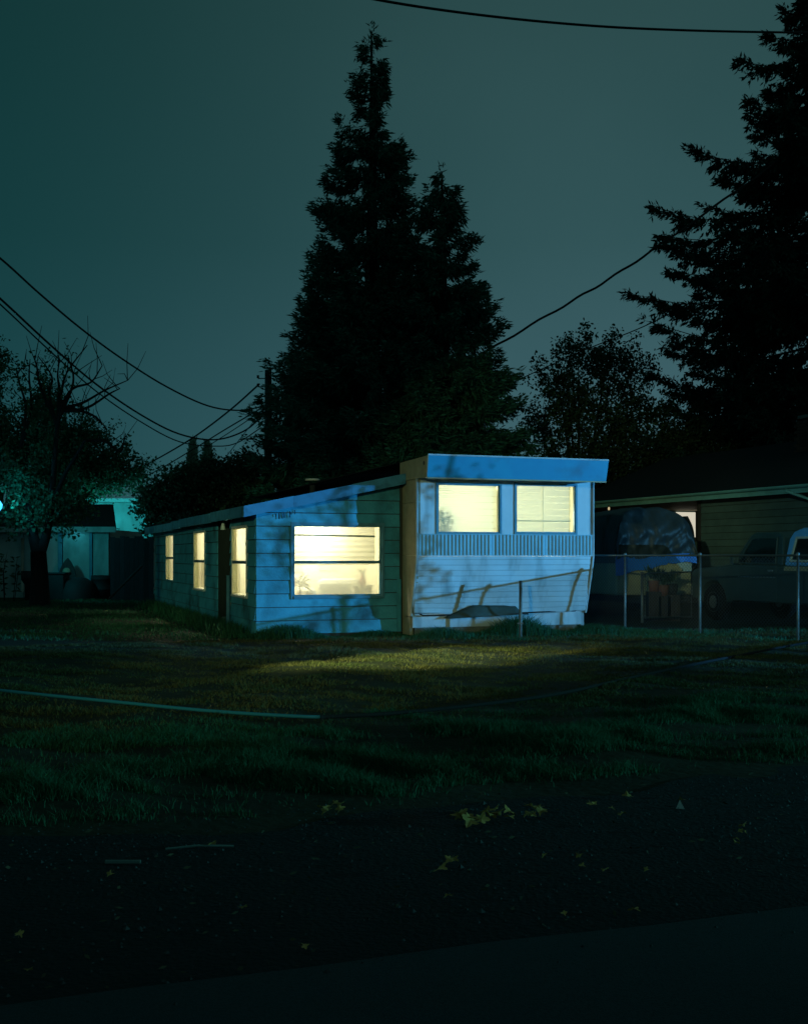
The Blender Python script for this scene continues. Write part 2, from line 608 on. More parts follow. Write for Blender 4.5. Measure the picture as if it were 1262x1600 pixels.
V, n_ = blades(230000, (-14, 9), (17.5, 34), .03, .10, .011, lambda x, y: np.clip(.5 + .5 * fbm(x, y, 1.7, 2.0), .1, 1) * np.clip((-.1 - np.minimum(tfac(x, y), np.where((x - O[0]) * AX[0] + (y - O[1]) * AX[1] < -.1, -1, 9))), 0, 1), lean=1.2, segs=1)
tag(arr_mesh('yard_grass', V, 3, M['tall_grass']), 'dark rough grass of the side yard left of the lean-to', 'grass', kind='stuff')


def weeds(n, s0, s1, t_front, spread, h0, h1, seed):
    s = RNG.uniform(s0, s1, n)
    k = np.clip(.45 + .55 * np.sin(s * 3.1 + seed) * np.sin(s * 1.3 + 2 * seed), .12, 1)
    t = t_front - np.abs(RNG.normal(0, spread, n)) - .03
    p = O[None] + AX[None] * s[:, None] + BX[None] * t[:, None]
    h = RNG.uniform(h0, h1, n) * k
    a = RNG.uniform(0, 6.28, n)
    up = np.array([0, 0, 1.0])
    B = np.concatenate([p, np.full((n, 1), -.01)], 1)
    d = np.stack([np.cos(a), np.sin(a), 0 * a], -1)
    a2 = RNG.uniform(0, 6.28, n)
    sd = np.stack([np.cos(a2), np.sin(a2), 0 * a2], -1) * .006
    mid = B + d * (h * .12)[:, None] + up * (h * .6)[:, None]
    tip = B + d * (h * RNG.uniform(.2, .8, n))[:, None] + up * h[:, None]
    return np.stack([B - sd, B + sd, mid + sd * .7, B - sd, mid + sd * .7, mid - sd * .7, mid - sd * .7, mid + sd * .7, tip], 1).reshape(-1, 3)


V = np.concatenate([weeds(5200, -.3, 2.5, 0, .14, .10, .30, .3), weeds(8200, 2.2, 6.6, -.50, .22, .10, .42, 1.2),
                    weeds(1500, 5.6, 7.0, .3, .5, .08, .25, 2.2)])
tag(arr_mesh('weeds', V, 3, M['tall_grass']), 'ragged weeds along the foot of the mobile home', 'weeds', kind='stuff')
# weeds along the lean-to's long side
ts = RNG.uniform(.2, 12, 6000)
pp = O[None] + BX[None] * ts[:, None] - AX[None] * (np.abs(RNG.normal(0, .18, 6000)) + .04)[:, None]
hh = RNG.uniform(.06, .26, 6000)
Bq = np.concatenate([pp, np.zeros((6000, 1))], 1)
a_ = RNG.uniform(0, 6.28, 6000)
sdq = np.stack([np.cos(a_), np.sin(a_), 0 * a_], -1) * .008
tipq = Bq + np.stack([np.cos(a_ * 3) * hh * .4, np.sin(a_ * 3) * hh * .4, hh], -1)
tag(arr_mesh('side_weeds', np.stack([Bq - sdq, Bq + sdq, tipq], 1).reshape(-1, 3), 3, M['tall_grass']),
    'low weeds along the shaded long side of the lean-to', 'weeds', kind='stuff')

# ------------------------------------------------------------------ wall making
def subtract(rects, hole):
    out = []
    a0, a1, b0, b1 = hole
    for (u0, u1, z0, z1) in rects:
        if a1 <= u0 or a0 >= u1 or b1 <= z0 or b0 >= z1:
            out.append((u0, u1, z0, z1))
            continue
        if a0 > u0: out.append((u0, a0, z0, z1))
        if a1 < u1: out.append((a1, u1, z0, z1))
        m0, m1 = max(u0, a0), min(u1, a1)
        if b0 > z0: out.append((m0, m1, z0, b0))
        if b1 < z1: out.append((m0, m1, b1, z1))
    return out


def clip_top(poly, fz):                           # keep z <= fz(u), fz linear
    out = []
    n = len(poly)
    for i in range(n):
        p, q = poly[i], poly[(i + 1) % n]
        dp, dq = fz(p[0]) - p[1], fz(q[0]) - q[1]
        if dp >= 0: out.append(p)
        if dp * dq < 0:
            k = dp / (dp - dq)
            out.append((p[0] + (q[0] - p[0]) * k, p[1] + (q[1] - p[1]) * k))
    return out


def siding(parent, P, u0, u1, z0, ztop, pitch, holes, fz, m, name='siding_board', proud=.022, min_w=.02, jit=.006):
    z = z0
    while z < ztop - .01:
        z1 = min(z + pitch, ztop)
        rects = [(u0, u1, z, z1)]
        for h in holes:
            rects = subtract(rects, h)
        groups = []
        for r in sorted(rects):                   # pieces that touch make one board
            if groups and abs(groups[-1][-1][1] - r[0]) < 1e-6:
                groups[-1].append(r)
            else:
                groups.append([r])
        for gset in groups:
            mb = MB()
            j = random.uniform(-jit, jit)
            for (a, b, c, d) in gset:
                if b - a < min_w or d - c < .004: continue
                poly = [(a, c), (b, c), (b, d), (a, d)]
                if fz is not None:
                    poly = clip_top(poly, fz)
                if len(poly) < 3: continue
                poly = [(u_, max(zz, z + .013)) for u_, zz in poly]
                fr = [P(u, .006 + (proud + j) * (z1 - zz) / pitch, zz) for u, zz in poly]
                bk = [P(u, 0.001, zz) for u, zz in poly]
                mb.prism(fr, bk)
            if mb.v:
                mb.build(name, m, parent)
        z = z1


def sheet(P, u0, u1, z0, z1, holes, d0, d1, fz=None):
    rects = [(u0, u1, z0, z1)]
    for h in holes:
        rects = subtract(rects, h)
    mb = MB()
    for (a, b, c, d) in rects:
        poly = [(a, c), (b, c), (b, d), (a, d)]
        if fz is not None: poly = clip_top(poly, fz)
        if len(poly) < 3: continue
        mb.prism([P(u, d0, z) for u, z in poly], [P(u, d1, z) for u, z in poly])
    return mb


def frame_bars(P, h, w, d0, d1, sill=0):
    a, b, c, d = h
    mb = MB()
    for (x0, x1, z0, z1) in ((a - w, a, c - w, d + w), (b, b + w, c - w, d + w), (a, b, d, d + w), (a, b, c - w, c)):
        dd = d0 + (sill if z1 <= c + 1e-6 else 0)
        mb.prism([P(x0, dd, z0), P(x1, dd, z0), P(x1, dd, z1), P(x0, dd, z1)],
                 [P(x0, d1, z0), P(x1, d1, z0), P(x1, d1, z1), P(x0, d1, z1)])
    return mb


def rect_prism(P, a, b, c, d, d0, d1):
    return MB().prism([P(a, d0, c), P(b, d0, c), P(b, d0, d), P(a, d0, d)], [P(a, d1, c), P(b, d1, c), P(b, d1, d), P(a, d1, d)])


# ------------------------------------------------------------------ the lean-to (left wing)
lean = empty('lean_to', (O[0], O[1], 0), RZ, 'low teal clapboard lean-to with sloping roof and lit picture window', 'house wing')
PF = lambda u, d, z: (u, -d, z)                    # front wall: u along s, d outward
PS = lambda u, d, z: (-d, u, z)                    # side wall: u along t, d outward
S_TR = 2.43                                        # trailer's left side
T_TR = -.69                                        # trailer's front
z_l = z_at(797, 0, 0)                              # wall top at the near corner
z_r = z_at(750, S_TR, 0)
roof_z = lambda s: z_l + (z_r - z_l) * s / S_TR
wf = (s_at(458, 0), s_at(595.5, 0), z_at(931, 1.2, 0), z_at(821, 1.2, 0))
holes_side = []
for (ua, ub, va, vb) in ((365, 387, 825, 930), (305, 321.5, 832, 920), (261, 272.5, 836.5, 906)):
    t1, t0 = t_at(ua, 0), t_at(ub, 0)
    tm = (t0 + t1) / 2
    holes_side.append((t0, t1, z_at(vb, 0, tm), z_at(va, 0, tm)))
T_A, T_B = t_at(361, 0), t_at(341, 0)              # the recess between the two sections
T_END = t_at(243, 0)
pitch = .213
siding(lean, PF, 0.0, S_TR - .065, .05, 3.0, pitch, [(wf[0] - .045, wf[1] + .045, wf[2] - .05, wf[3] + .045)], lambda u: roof_z(u) - .01, M['siding'])
zs = z_l - .02
siding(lean, PS, 0.0, T_A, .05, zs, pitch, [(h[0] - .04, h[1] + .04, h[2] - .04, h[3] + .04) for h in holes_side[:1]], None, M['siding'])
siding(lean, PS, T_B, T_END, .05, zs, pitch, [(h[0] - .04, h[1] + .04, h[2] - .04, h[3] + .04) for h in holes_side[1:]], None, M['siding'])
sheet(PF, 0.003, S_TR - .02, .0, 3.0, [wf], 0, -.09, lambda u: roof_z(u) - .012).build('wall', M['siding_back'], lean)
sheet(PS, .095, T_A - .002, .0, zs - .003, holes_side[:1], -.003, -.05).build('wall', M['siding_back'], lean)
sheet(PS, T_B + .002, T_END, .0, zs - .003, holes_side[1:], -.003, -.05).build('wall', M['siding_back'], lean)
rect_prism(PS, T_END - .08, T_END, 0, zs - .003, -.095, -2.4).build('end_wall', M['siding_back'], lean)
# corner boards and the trim strip by the trailer
MB().box(S_TR - .115, S_TR - .045, -.045, -.030, .06, z_at(905, S_TR, 0)).build('trim_board', M['siding'], lean, bevel=.004)
# recess: side cheeks, back wall with a door
RD = .75
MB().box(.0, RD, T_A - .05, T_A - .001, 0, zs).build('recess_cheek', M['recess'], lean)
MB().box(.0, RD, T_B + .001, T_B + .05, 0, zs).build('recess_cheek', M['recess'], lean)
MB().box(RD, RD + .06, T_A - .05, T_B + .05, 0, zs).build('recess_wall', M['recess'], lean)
door = MB().box(RD - .045, RD - .002, T_A + .12, T_B - .12, .22, 2.1).build('door', M['wood'], lean, bevel=.006)
MB().lathe([(0, -.02), (.028, -.015), (.03, .01), (0, .03)], (RD - .07, T_A + .22, 1.1), 8).build('handle', M['chrome'], door, True)
MB().box(.06, RD, T_A + .02, T_B - .02, .0, .18).build('door_step', M['block'], lean, bevel=.01)


def window(parent, P, h, casing_w, m_case, sash, kind, out=.036, m_bar=None):
    a, b, c, d = h
    w = frame_bars(P, h, casing_w, out, -.06, sill=.02).build('window', m_case, parent)
    bw = .022
    fb = frame_bars(P, (a + bw, b - bw, c + bw, d - bw), bw, .004, -.05).build('frame', m_bar or m_case, w)
    zm = c + (d - c) * sash
    if sash:
        rect_prism(P, a + bw, b - bw, zm - .022, zm + .022, .010, -.045).build('meeting_rail', m_bar or m_case, w)
        rect_prism(P, a + bw, b - bw, zm + .022, d - bw, -.012, -.016).build('pane', M['glass'], w)
        rect_prism(P, a + bw, b - bw, c + bw, zm - .022, -.026, -.030).build('pane', M['glass'], w)
    else:
        rect_prism(P, a + bw, b - bw, c + bw, d - bw, -.012, -.016).build('pane', M['glass'], w)
    return w, zm


wfo, zm = window(lean, PF, wf, .045, M['trim'], .478, 'front')
sh = MB()
for k in range(60):
    u0, u1 = wf[0] + .03 + (wf[1] - wf[0] - .06) * k / 60, wf[0] + .03 + (wf[1] - wf[0] - .06) * (k + 1) / 60
    w0, w1 = .002 * math.sin(k * .4), .002 * math.sin((k + 1) * .4)
    sh.add([PF(u0, -.085 + w0, wf[2] - .02), PF(u1, -.085 + w1, wf[2] - .02), PF(u1, -.085 + w1, zm), PF(u0, -.085 + w0, zm)], [(0, 1, 2, 3)])
sh.build('sheer_curtain', sheer_mat('sheer curtain'), wfo, True)
# pale roller shade in the upper half, hung a little crooked, with a hem bar
a, b, c, d = wf
mbs = MB()
rows = 14
for i in range(rows):
    z0, z1 = zm - .03 + (d - zm + .02) * i / rows, zm - .03 + (d - zm + .02) * (i + 1) / rows
    o0, o1 = .10 + .010 * (i % 2), .10 + .010 * ((i + 1) % 2)
    mbs.add([PF(a + .03, -o0, z0), PF(b - .075, -o0, z0), PF(b - .075, -o1, z1), PF(a + .03, -o1, z1)], [(0, 1, 2, 3)])
mbs.build('shade', M['shade'], wfo)
MB().prism([PF(a + .03, -.092, d - .165), PF(b - .075, -.092, d - .185), PF(b - .075, -.092, d - .155), PF(a + .03, -.092, d - .14)],
           [PF(a + .03, -.098, d - .165), PF(b - .075, -.098, d - .185), PF(b - .075, -.098, d - .155), PF(a + .03, -.098, d - .14)]).build('shade_bar', M['interior'], wfo)
for i, h in enumerate(holes_side):
    a, b, c, d = h
    w = frame_bars(PS, h, .035, .034, -.052, sill=.02).build('window', M['trim'] if i == 2 else M['white_frame'], lean)
    zmid = c + (d - c) * .49
    for (x0, x1, z0, z1) in ((a, a + .012, c, d), (b - .012, b, c, d), (a + .012, b - .012, c, c + .012), (a + .012, b - .012, d - .012, d)):
        rect_prism(PS, x0, x1, z0, z1, .028, -.10).build('jamb', M['interior'], w)
    rect_prism(PS, a + .012, b - .012, zmid - .025, zmid + .025, .030, -.02).build('meeting_rail', M['frame_dark'], w)
    rect_prism(PS, a + .012, b - .012, zmid + .025, d - .012, .018, .014).build('pane', M['glass'], w)
    rect_prism(PS, a + .012, b - .012, c + .012, zmid - .025, .008, .004).build('pane', M['glass'], w)
    if i < 2:
        MB().add([PS(a + .02, -.006, zmid), PS(b - .02, -.006, zmid), PS(b - .02, -.006, d - .015), PS(a + .02, -.006, d - .015)], [(0, 1, 2, 3)]).build('shade', M['shade'], w)
    rect_prism(PS, a - .04, b + .04, c - .03, c - .036, -.06, -.30).build('inner_sill', M['interior'], w)
    n0 = a + (b - a) * (.62 if i == 2 else .80)
    pc = MB()
    for k in range(8):
        u0, u1 = n0 + (b - n0) * k / 8, n0 + (b - n0) * (k + 1) / 8
        pc.add([PS(u0, -.055 - .02 * (k % 2), c), PS(u1, -.055 - .02 * ((k + 1) % 2), c), PS(u1, -.055 - .02 * ((k + 1) % 2), d), PS(u0, -.055 - .02 * (k % 2), d)], [(0, 1, 2, 3)])
    pc.build('curtain', M['shade'], w)
# rooms inside
T_P = T_A - .06
def room(s0, s1, t0, t1, z0, zt, nm):
    MB().box(s0, s1, t0, t1, z0 - .06, z0).build('floor', M['int_floor'], lean)
    MB().box(s0, s1, t1, t1 + .05, z0, zt).build('inner_wall', M['interior'], lean)
    MB().box(s1, s1 + .03, t0, t1, z0, zt).build('inner_wall', M['interior'], lean)
    MB().box(s0, s1, t0, t1, zt, zt + .04).build('inner_ceiling', M['interior'], lean)
room(.053, S_TR - .06, .10, T_P - .06, .28, z_l - .10, 'front')
room(.053, S_TR - .06, T_B + .12, T_END - .15, .28, z_l - .10, 'back')
MB().box(.053, S_TR - .06, T_B + .07, T_B + .115, .28, z_l - .10).build('inner_wall', M['interior'], lean)
# roof deck, fascia boards
ov, tf = .22, -.20
rl = lambda s, dz=0: roof_z(s) + .015 + dz
zf = MB()
zf.prism([(-ov, tf, rl(-ov)), (S_TR - .01, tf, rl(S_TR)), (S_TR - .01, tf, rl(S_TR) + .07), (-ov, tf, rl(-ov) + .07)],
         [(-ov, T_END + .2, rl(-ov)), (S_TR - .01, T_END + .2, rl(S_TR)), (S_TR - .01, T_END + .2, rl(S_TR) + .07), (-ov, T_END + .2, rl(-ov) + .07)])
zf.build('roof', M['roof'], lean)
fz0 = lambda s: rl(s) - .085
for (sa, sb) in ((-ov - .02, .55), (.553, 1.50), (1.503, S_TR - .03)):
    dz = random.uniform(-.006, .006)
    MB().prism([(sa, tf - .03, fz0(sa) + dz), (sb, tf - .03, fz0(sb) + dz), (sb, tf - .03, fz0(sb) + .17 + dz), (sa, tf - .03, fz0(sa) + .17 + dz)],
               [(sa, tf - .002, fz0(sa) + dz), (sb, tf - .002, fz0(sb) + dz), (sb, tf - .002, fz0(sb) + .17 + dz), (sa, tf - .002, fz0(sa) + .17 + dz)]).build('fascia_board', M['blue_fascia'], lean)
tt = [tf + .0, t_at(331, -ov), t_at(332, -ov) + .1, t_at(282, -ov), t_at(270, -ov) + .1, T_END + .2]
for k, (ta, tb, dz) in enumerate(((tf + .001, tt[1], 0), (tt[2], tt[3], -.012), (tt[3] + .02, tt[4], -.03), (tt[4] + .02, tt[5], -.05))):
    MB().box(-ov - .03, -ov - .002, ta, tb, fz0(-ov) + dz, fz0(-ov) + .17 + dz).build('fascia_board', M['blue_fascia'] if k else M['blue_fascia'], lean)
# nails/tassels of old bunting stubs under the fascia, roof vent
for s in (.30, .345, .40, .43, .52, .60):
    MB().box(s, s + .012, -.050, -.044, roof_z(s) - .17 - random.uniform(0, .06), roof_z(s) - .12).build('nail_stain', M['dark'], lean)
vs, vt = s_at(488, 1.2), 1.2
vent = MB().lathe([(.05, 0), (.05, .22), (.0, .22)], (vs, vt, roof_z(vs) + .0), 10).build('roof_vent', M['dark'], lean)
zc = z_at(751, vs, vt)
MB().lathe([(0, zc + .035), (.12, zc + .03), (.13, zc), (0, zc)], (vs, vt, 0), 14).build('vent_cap', M['white_frame'], vent, True)
# eave floodlights, unlit
for (u, v) in ((352, 822), (272, 822)):
    t = t_at(u, -.06)
    zz = z_at(v, -.06, t)
    fl = MB().lathe([(0, .05), (.025, .05), (.045, -.06), (.04, -.065), (0, -.05)], (-.10, t, zz), 10).build('floodlight', M['white_frame'], lean, True)
    MB().tube([(-.02, t, zz + .09), (-.09, t, zz + .07), (-.10, t, zz + .03)], .014, 6).build('arm', M['white_frame'], fl)

# drain pipe by the recess and planks standing in it
t = t_at(357.5, -.05)
MB().tube([(-.06, t, .04), (-.06, t, z_at(899, 0, t))], .035, 10).build('drain_pipe', M['trim'], lean, True)
for (u, v0, lean_x, wd, lb) in ((349.5, 899, .22, .06, 'narrow warm-toned plank standing in the dark recess beside the drain pipe'),
                               (346, 896, .12, .05, 'second plank standing deepest in the dark recess of the lean-to')):
    t = t_at(u, .10)
    q = loc2w(.10, t)
    pk = MB().prism([(-.0, -wd / 2, 0), (0, wd / 2, 0), (lean_x, wd / 2, z_at(v0, .1, t)), (lean_x, -wd / 2, z_at(v0, .1, t))],
                    [(.03, -wd / 2, 0), (.03, wd / 2, 0), (lean_x + .03, wd / 2, z_at(v0, .1, t)), (lean_x + .03, -wd / 2, z_at(v0, .1, t))]).build('leaning_plank', M['tan_alu'])
    pk.location = (q[0], q[1], 0)
    pk.rotation_euler = (0, 0, RZ)
    tag(pk, lb, 'plank', 'planks standing in the recess')

# furnishings seen through the picture window and the side window
def furn(name, s, t, z, label, cat):
    q = loc2w(s, t)
    return empty(name, (q[0], q[1], z), RZ, label, cat)


pl = furn('houseplant', wf[0] + .20, .42, .28, 'spiky houseplant in a pot at the left of the picture window', 'houseplant')
MB().lathe([(.0, 0), (.10, 0), (.13, .28), (.11, .28), (0, .25)], n=14).build('pot', M['pot'], pl, True)
MB().tube([(0, 0, .25), (.02, 0, .45), (.0, .02, .62)], [.02, .016, .012], 6).build('stem', M['bark'], pl)
mb = MB()
for k in range(26):
    g = k * 2.4
    L = random.uniform(.18, .34)
    el = random.uniform(-.3, 1.2)
    d = Vector((math.cos(g) * math.cos(el), math.sin(g) * math.cos(el) * .6, math.sin(el)))
    b0 = Vector((0, .02, .60 - .1 * random.random()))
    sd = d.cross(Vector((0, 0, 1))).normalized() * .008
    mb.add([b0 - sd, b0 + sd, b0 + d * L * .6 + sd, b0 + d * L - Vector((0, 0, .06)), b0 + d * L * .6 - sd], [(0, 1, 2, 3, 4)])
mb.build('leaves', M['indoor_leaf'], pl)
sf = furn('armchair', wf[0] + .92, .95, .28, 'pale olive armchair with rounded back inside the picture window', 'armchair')
MB().box(-.38, .38, -.30, .40, .12, .36).build('seat', M['sofa'], sf, bevel=.05)
MB().box(-.36, .36, -.44, -.26, .12, .64).build('backrest', M['sofa'], sf, bevel=.085)
for sx in (-1, 1):
    MB().box(sx * .46 - .08, sx * .46 + .08, -.40, .40, .0, .48).build('armrest', M['sofa'], sf, bevel=.05)
cb = furn('cabinet', wf[1] - .18, .62, .28, 'small wooden cabinet against the right of the picture window', 'cabinet')
MB().box(-.16, .16, -.2, .2, 0, .50).build('body', M['pale_wood'], cb, bevel=.01)
MB().box(-.17, .17, -.21, .21, .50, .53).build('top', M['pale_wood'], cb, bevel=.004)
vz = furn('vase', wf[1] - .14, .58, .81, 'small red vase standing on the cabinet behind the picture window', 'vase')
MB().lathe([(0, 0), (.05, 0), (.07, .06), (.03, .13), (.04, .16), (0, .15)], n=12).build('body', M['orange_pot'], vz, True)
mb = MB()
for k in range(9):
    g = k * .7
    mb.tube([(0, 0, .15), (.05 * math.cos(g), .05 * math.sin(g), .24), (.10 * math.cos(g), .10 * math.sin(g), .27)], [.006, .012, .003], 4)
mb.build('sprigs', M['indoor_leaf'], vz)
for (ds, z0, w_, h_, lb) in ((.52, 1.02, .16, .22, 'small framed print nearest the plant on the room wall behind the picture window'),
                            (1.08, 1.04, .30, .20, 'wide framed print on the room wall above the armchair')):
    pf = furn('wall_picture', wf[0] + ds, T_P - .075, z0, lb, 'picture')
    MB().box(-w_ / 2, w_ / 2, -.03, 0, 0, h_).build('frame', M['pale_wood'], pf)
    MB().box(-w_ / 2 + .02, w_ / 2 - .02, -.034, -.0305, .02, h_ - .02).build('print', M['picture'], pf)
fl2 = furn('table_lamp', holes_side[0][0] and .34, (holes_side[0][0] * .7 + holes_side[0][1] * .3), .28, 'dark table lamp behind the first side window of the lean-to', 'lamp')
MB().box(-.18, .18, -.18, .18, 0, .34).build('stand', M['wood'], fl2, bevel=.01)
MB().tube([(0, 0, .34), (0, 0, .55)], .025, 8).build('stem', M['dark'], fl2)
MB().lathe([(.06, .76), (.14, .54), (.135, .54), (.055, .76)], n=14).build('lamp_shade', M['sofa'], fl2, True)

q = loc2w(1.0, .55)
lamp('front_room_light', 'POINT', (q[0], q[1], z_l - .30), 66, (1.0, .96, .84), radius=.09)
q = loc2w(.75, 1.35)
lamp('front_table_light', 'POINT', (q[0], q[1], 1.62), 52, (1.0, .96, .80), radius=.09)
q = loc2w(1.1, 5.0)
lamp('back_room_light', 'POINT', (q[0], q[1], z_l - .28), 118, (1.0, .94, .76), radius=.09)
q = loc2w(1.0, 9.0)
lamp('end_room_light', 'POINT', (q[0], q[1], z_l - .28), 118, (1.0, .94, .76), radius=.09)

# ------------------------------------------------------------------ the mobile home (trailer)
W_TR = s_at(925, T_TR) - S_TR
ZK, ZT = 1.30, z_at(750, S_TR + 1.5, T_TR)         # kink under the corrugated band, wall top
ZCB = z_at(836, S_TR + 1.5, T_TR)                  # corrugated band top
ZB = .34
RK = .27                                           # how far the foot of the front slopes back
mo = np.array([S_TR, T_TR])
homeq = loc2w(*mo)
home = empty('mobile_home', (homeq[0], homeq[1], 0), RZ, 'old white and blue mobile home with overhanging visor and two lit front windows', 'mobile home')
OFF = (S_TR, T_TR, 0)
PT = lambda u, d, z: (u - S_TR, -d, z)             # front plane of the trailer, u in lean-to s
S1 = S_TR + W_TR
wl_ = (s_at(684, T_TR), s_at(780, T_TR), z_at(832.5, S_TR + 1, T_TR), z_at(757.5, S_TR + 1, T_TR))
wr_ = (s_at(806, T_TR), s_at(898, T_TR), z_at(832.5, S_TR + 2.4, T_TR), z_at(758.5, S_TR + 2.4, T_TR))
sheet(PT, S_TR, S1, ZCB + .002, ZT, [wl_, wr_], 0, -.07).build('front_panel', M['white_alu'], home)
sheet(PT, S_TR + .03, S1 - .03, ZK, ZCB, [], -.03, -.07).build('front_backing', M['siding_back'], home)
# corrugated band: half-round ribs
n_r = 49
P = []
for i in range(n_r * 6 + 1):
    x = W_TR * i / (n_r * 6)
    ph = (i % 6) / 6
    dd = .024 * abs(math.sin(math.pi * ph)) ** .6
    if (i // 6) in (20, 35): dd *= .25
    P.append((x, -.002 - dd))
band = np.array([[(x, y, ZK + .004), (x, y, ZCB - .004)] for x, y in P])
grid_mesh('corrugated_panel', np.transpose(band, (1, 0, 2)), M['corrugated'], home, smooth=False)
MB().box(0, W_TR, -.034, -.004, ZCB - .003, ZCB + .012).build('trim_strip', M['corrugated'], home)
MB().box(0, W_TR, -.030, -.004, ZK - .012, ZK + .003).build('trim_strip', M['white_alu'], home)


def front_y(z):                                    # lower front slopes back
    return RK * max(0, min(1, (ZK - z) / (ZK - ZB))) ** 1.15


# lower front: narrow horizontal ribs, dented and lifted near the lower left
nr, nc = 150, 90
Pz = np.zeros((nr, nc, 3))
for i in range(nr):
    z = ZB + (ZK - .014 - ZB) * i / (nr - 1)
    ph = (z / .088) % 1
    rib = .009 * (1 - ph) if ph > .12 else .009 * ph / .12
    for j in range(nc):
        s = W_TR * j / (nc - 1)
        buckle = .030 * math.sin(s * 2.3 + 1) * math.sin(z * 3.3 + .5) + .010 * math.sin(s * 7.1 + z * 5) + .030 * mnoise.noise(Vector((s * 2.1, z * 3.1, 4)))
        lift = 0
        if z < .62:
            lift = .05 * max(0, (.62 - z) / .28) * (1 - .8 * (s / W_TR)) * (1 + .3 * math.sin(s * 5))
        Pz[i, j] = (s, front_y(z) - rib - buckle * .5 - lift, z + (.035 * math.cos(s * 1.9) * max(0, (.55 - z) / .2) if z < .55 else 0))
lp = grid_mesh('lower_front_panel', Pz, M['white_alu'], home, smooth=False)
sm = lp.modifiers.new('thickness', 'SOLIDIFY')
sm.thickness = .006
sm.offset = 1
# torn flap of sheet metal folded out at the bottom
fx0, fx1 = s_at(700, T_TR) - S_TR, s_at(812, T_TR) - S_TR
ztop, zlow = z_at(946, S_TR + 1.2, T_TR), z_at(966, S_TR + 1.2, T_TR)
NF = 14
Pf = np.zeros((4, NF, 3))
for j in range(NF):
    k = j / (NF - 1)
    x = fx0 + (fx1 - fx0) * k
    tp = ztop - .20 * max(0, .38 - k) / .38 - .035 * max(0, k - .4)
    bt = zlow - .0 + .05 * k
    if k > .85: tp = ztop - .03
    for i in range(4):
        q = i / 3
        yy = front_y(tp) - .02 - .17 * q * (.5 + .5 * k) + .02 * math.sin(k * 9 + q * 3)
        Pf[i, j] = (x + .04 * q, yy - .05, tp + (bt - tp) * q)
fl = grid_mesh('torn_flap', Pf, M['flap'], home, smooth=False)
fl['label'] = 'torn sheet metal flap bent outward'
fl.modifiers.new('thickness', 'SOLIDIFY').thickness = .005
MB().prism([(fx1 - .25, -.06, zlow + .07), (fx1 + .10, -.12, zlow + .05), (fx1 + .09, -.12, zlow + .09)],
           [(fx1 - .25, -.05, zlow + .07), (fx1 + .10, -.11, zlow + .05), (fx1 + .09, -.11, zlow + .09)]).build('splinter', M['wood'], home)
# skirting, set back
MB().box(.03, W_TR - .03, RK + .02, RK + .06, .14, ZB + .02).build('skirting', M['white_alu'], home)
MB().box(.08, W_TR - .10, RK + .07, RK + .11, .0, .30).build('foundation', M['block'], home)
# dark bent strip at the bottom edge
MB().tube([(-.01, front_y(ZB) - .04, ZB + .16), (.05, front_y(ZB) - .06, ZB + .06), (.16, front_y(ZB) - .08, ZB - .0), (.5, front_y(ZB) - .075, ZB - .0),
           (1.2, front_y(ZB) - .06, ZB + .0), (2.2, front_y(ZB) - .04, ZB + .02), (W_TR - .2, front_y(ZB) - .03, ZB + .03), (W_TR - .06, front_y(ZB) - .02, ZB + .08)], .013, 6).build('edge_strip', M['dark'], home)
# corner trims following the profile
for x in (-.012, W_TR + .012):
    prof = [(x, -.012, ZT), (x, -.012, ZK)] + [(x, front_y(z) - .014, z) for z in np.linspace(ZK - .1, ZB, 8)]
    MB().tube(prof, .019, 8).build('corner_trim', M['white_alu'], home, True)
# sides
DEPTH = 12.4
fronts = [(-.0, ZT), (0, ZK)] + [(front_y(z), z) for z in np.linspace(ZK - .1, ZB, 6)]


def side_panel(x0, x1, yb, za, zb, m, name):
    ya = lambda z: front_y(z) + .0
    poly = []
    zz = sorted({za, zb, *[z for z in (ZK, .9, .6) if za < z < zb]})
    lo = [(ya(z), z) for z in zz]
    MB().prism([(x0, y, z) for y, z in lo] + [(x0, yb, zb), (x0, yb, za)], [(x1, y, z) for y, z in lo] + [(x1, yb, zb), (x1, yb, za)]).build(name, m, home)


zj1, zj2 = z_at(785, S_TR, T_TR + .3), z_at(868, S_TR, T_TR + .3)
side_panel(-.006, .05, .72, ZB - .02, zj2 - .004, M['tan_alu'], 'side_panel')
side_panel(-.002, .05, .72, zj2, zj1 - .004, M['tan_alu'], 'side_panel')
side_panel(-.006, .05, .72, zj1, ZT + .1, M['tan_alu'], 'side_panel')
MB().box(.0, .05, RK + .08, .70, .02, ZB - .03).build('side_skirt', M['tan_alu'], home)
MB().box(.0, .05, .725, DEPTH, .05, ZT + .1).build('side_wall', M['tan_alu'], home)
MB().box(W_TR - .05, W_TR, RK + .02, DEPTH, .12, ZT).build('side_wall', M['white_alu'], home)
MB().box(W_TR - .05, W_TR, .0, RK + .02, ZK, ZT).build('side_wall', M['white_alu'], home)
MB().box(.06, W_TR - .06, DEPTH - .05, DEPTH, .1, ZT).build('rear_wall', M['white_alu'], home)
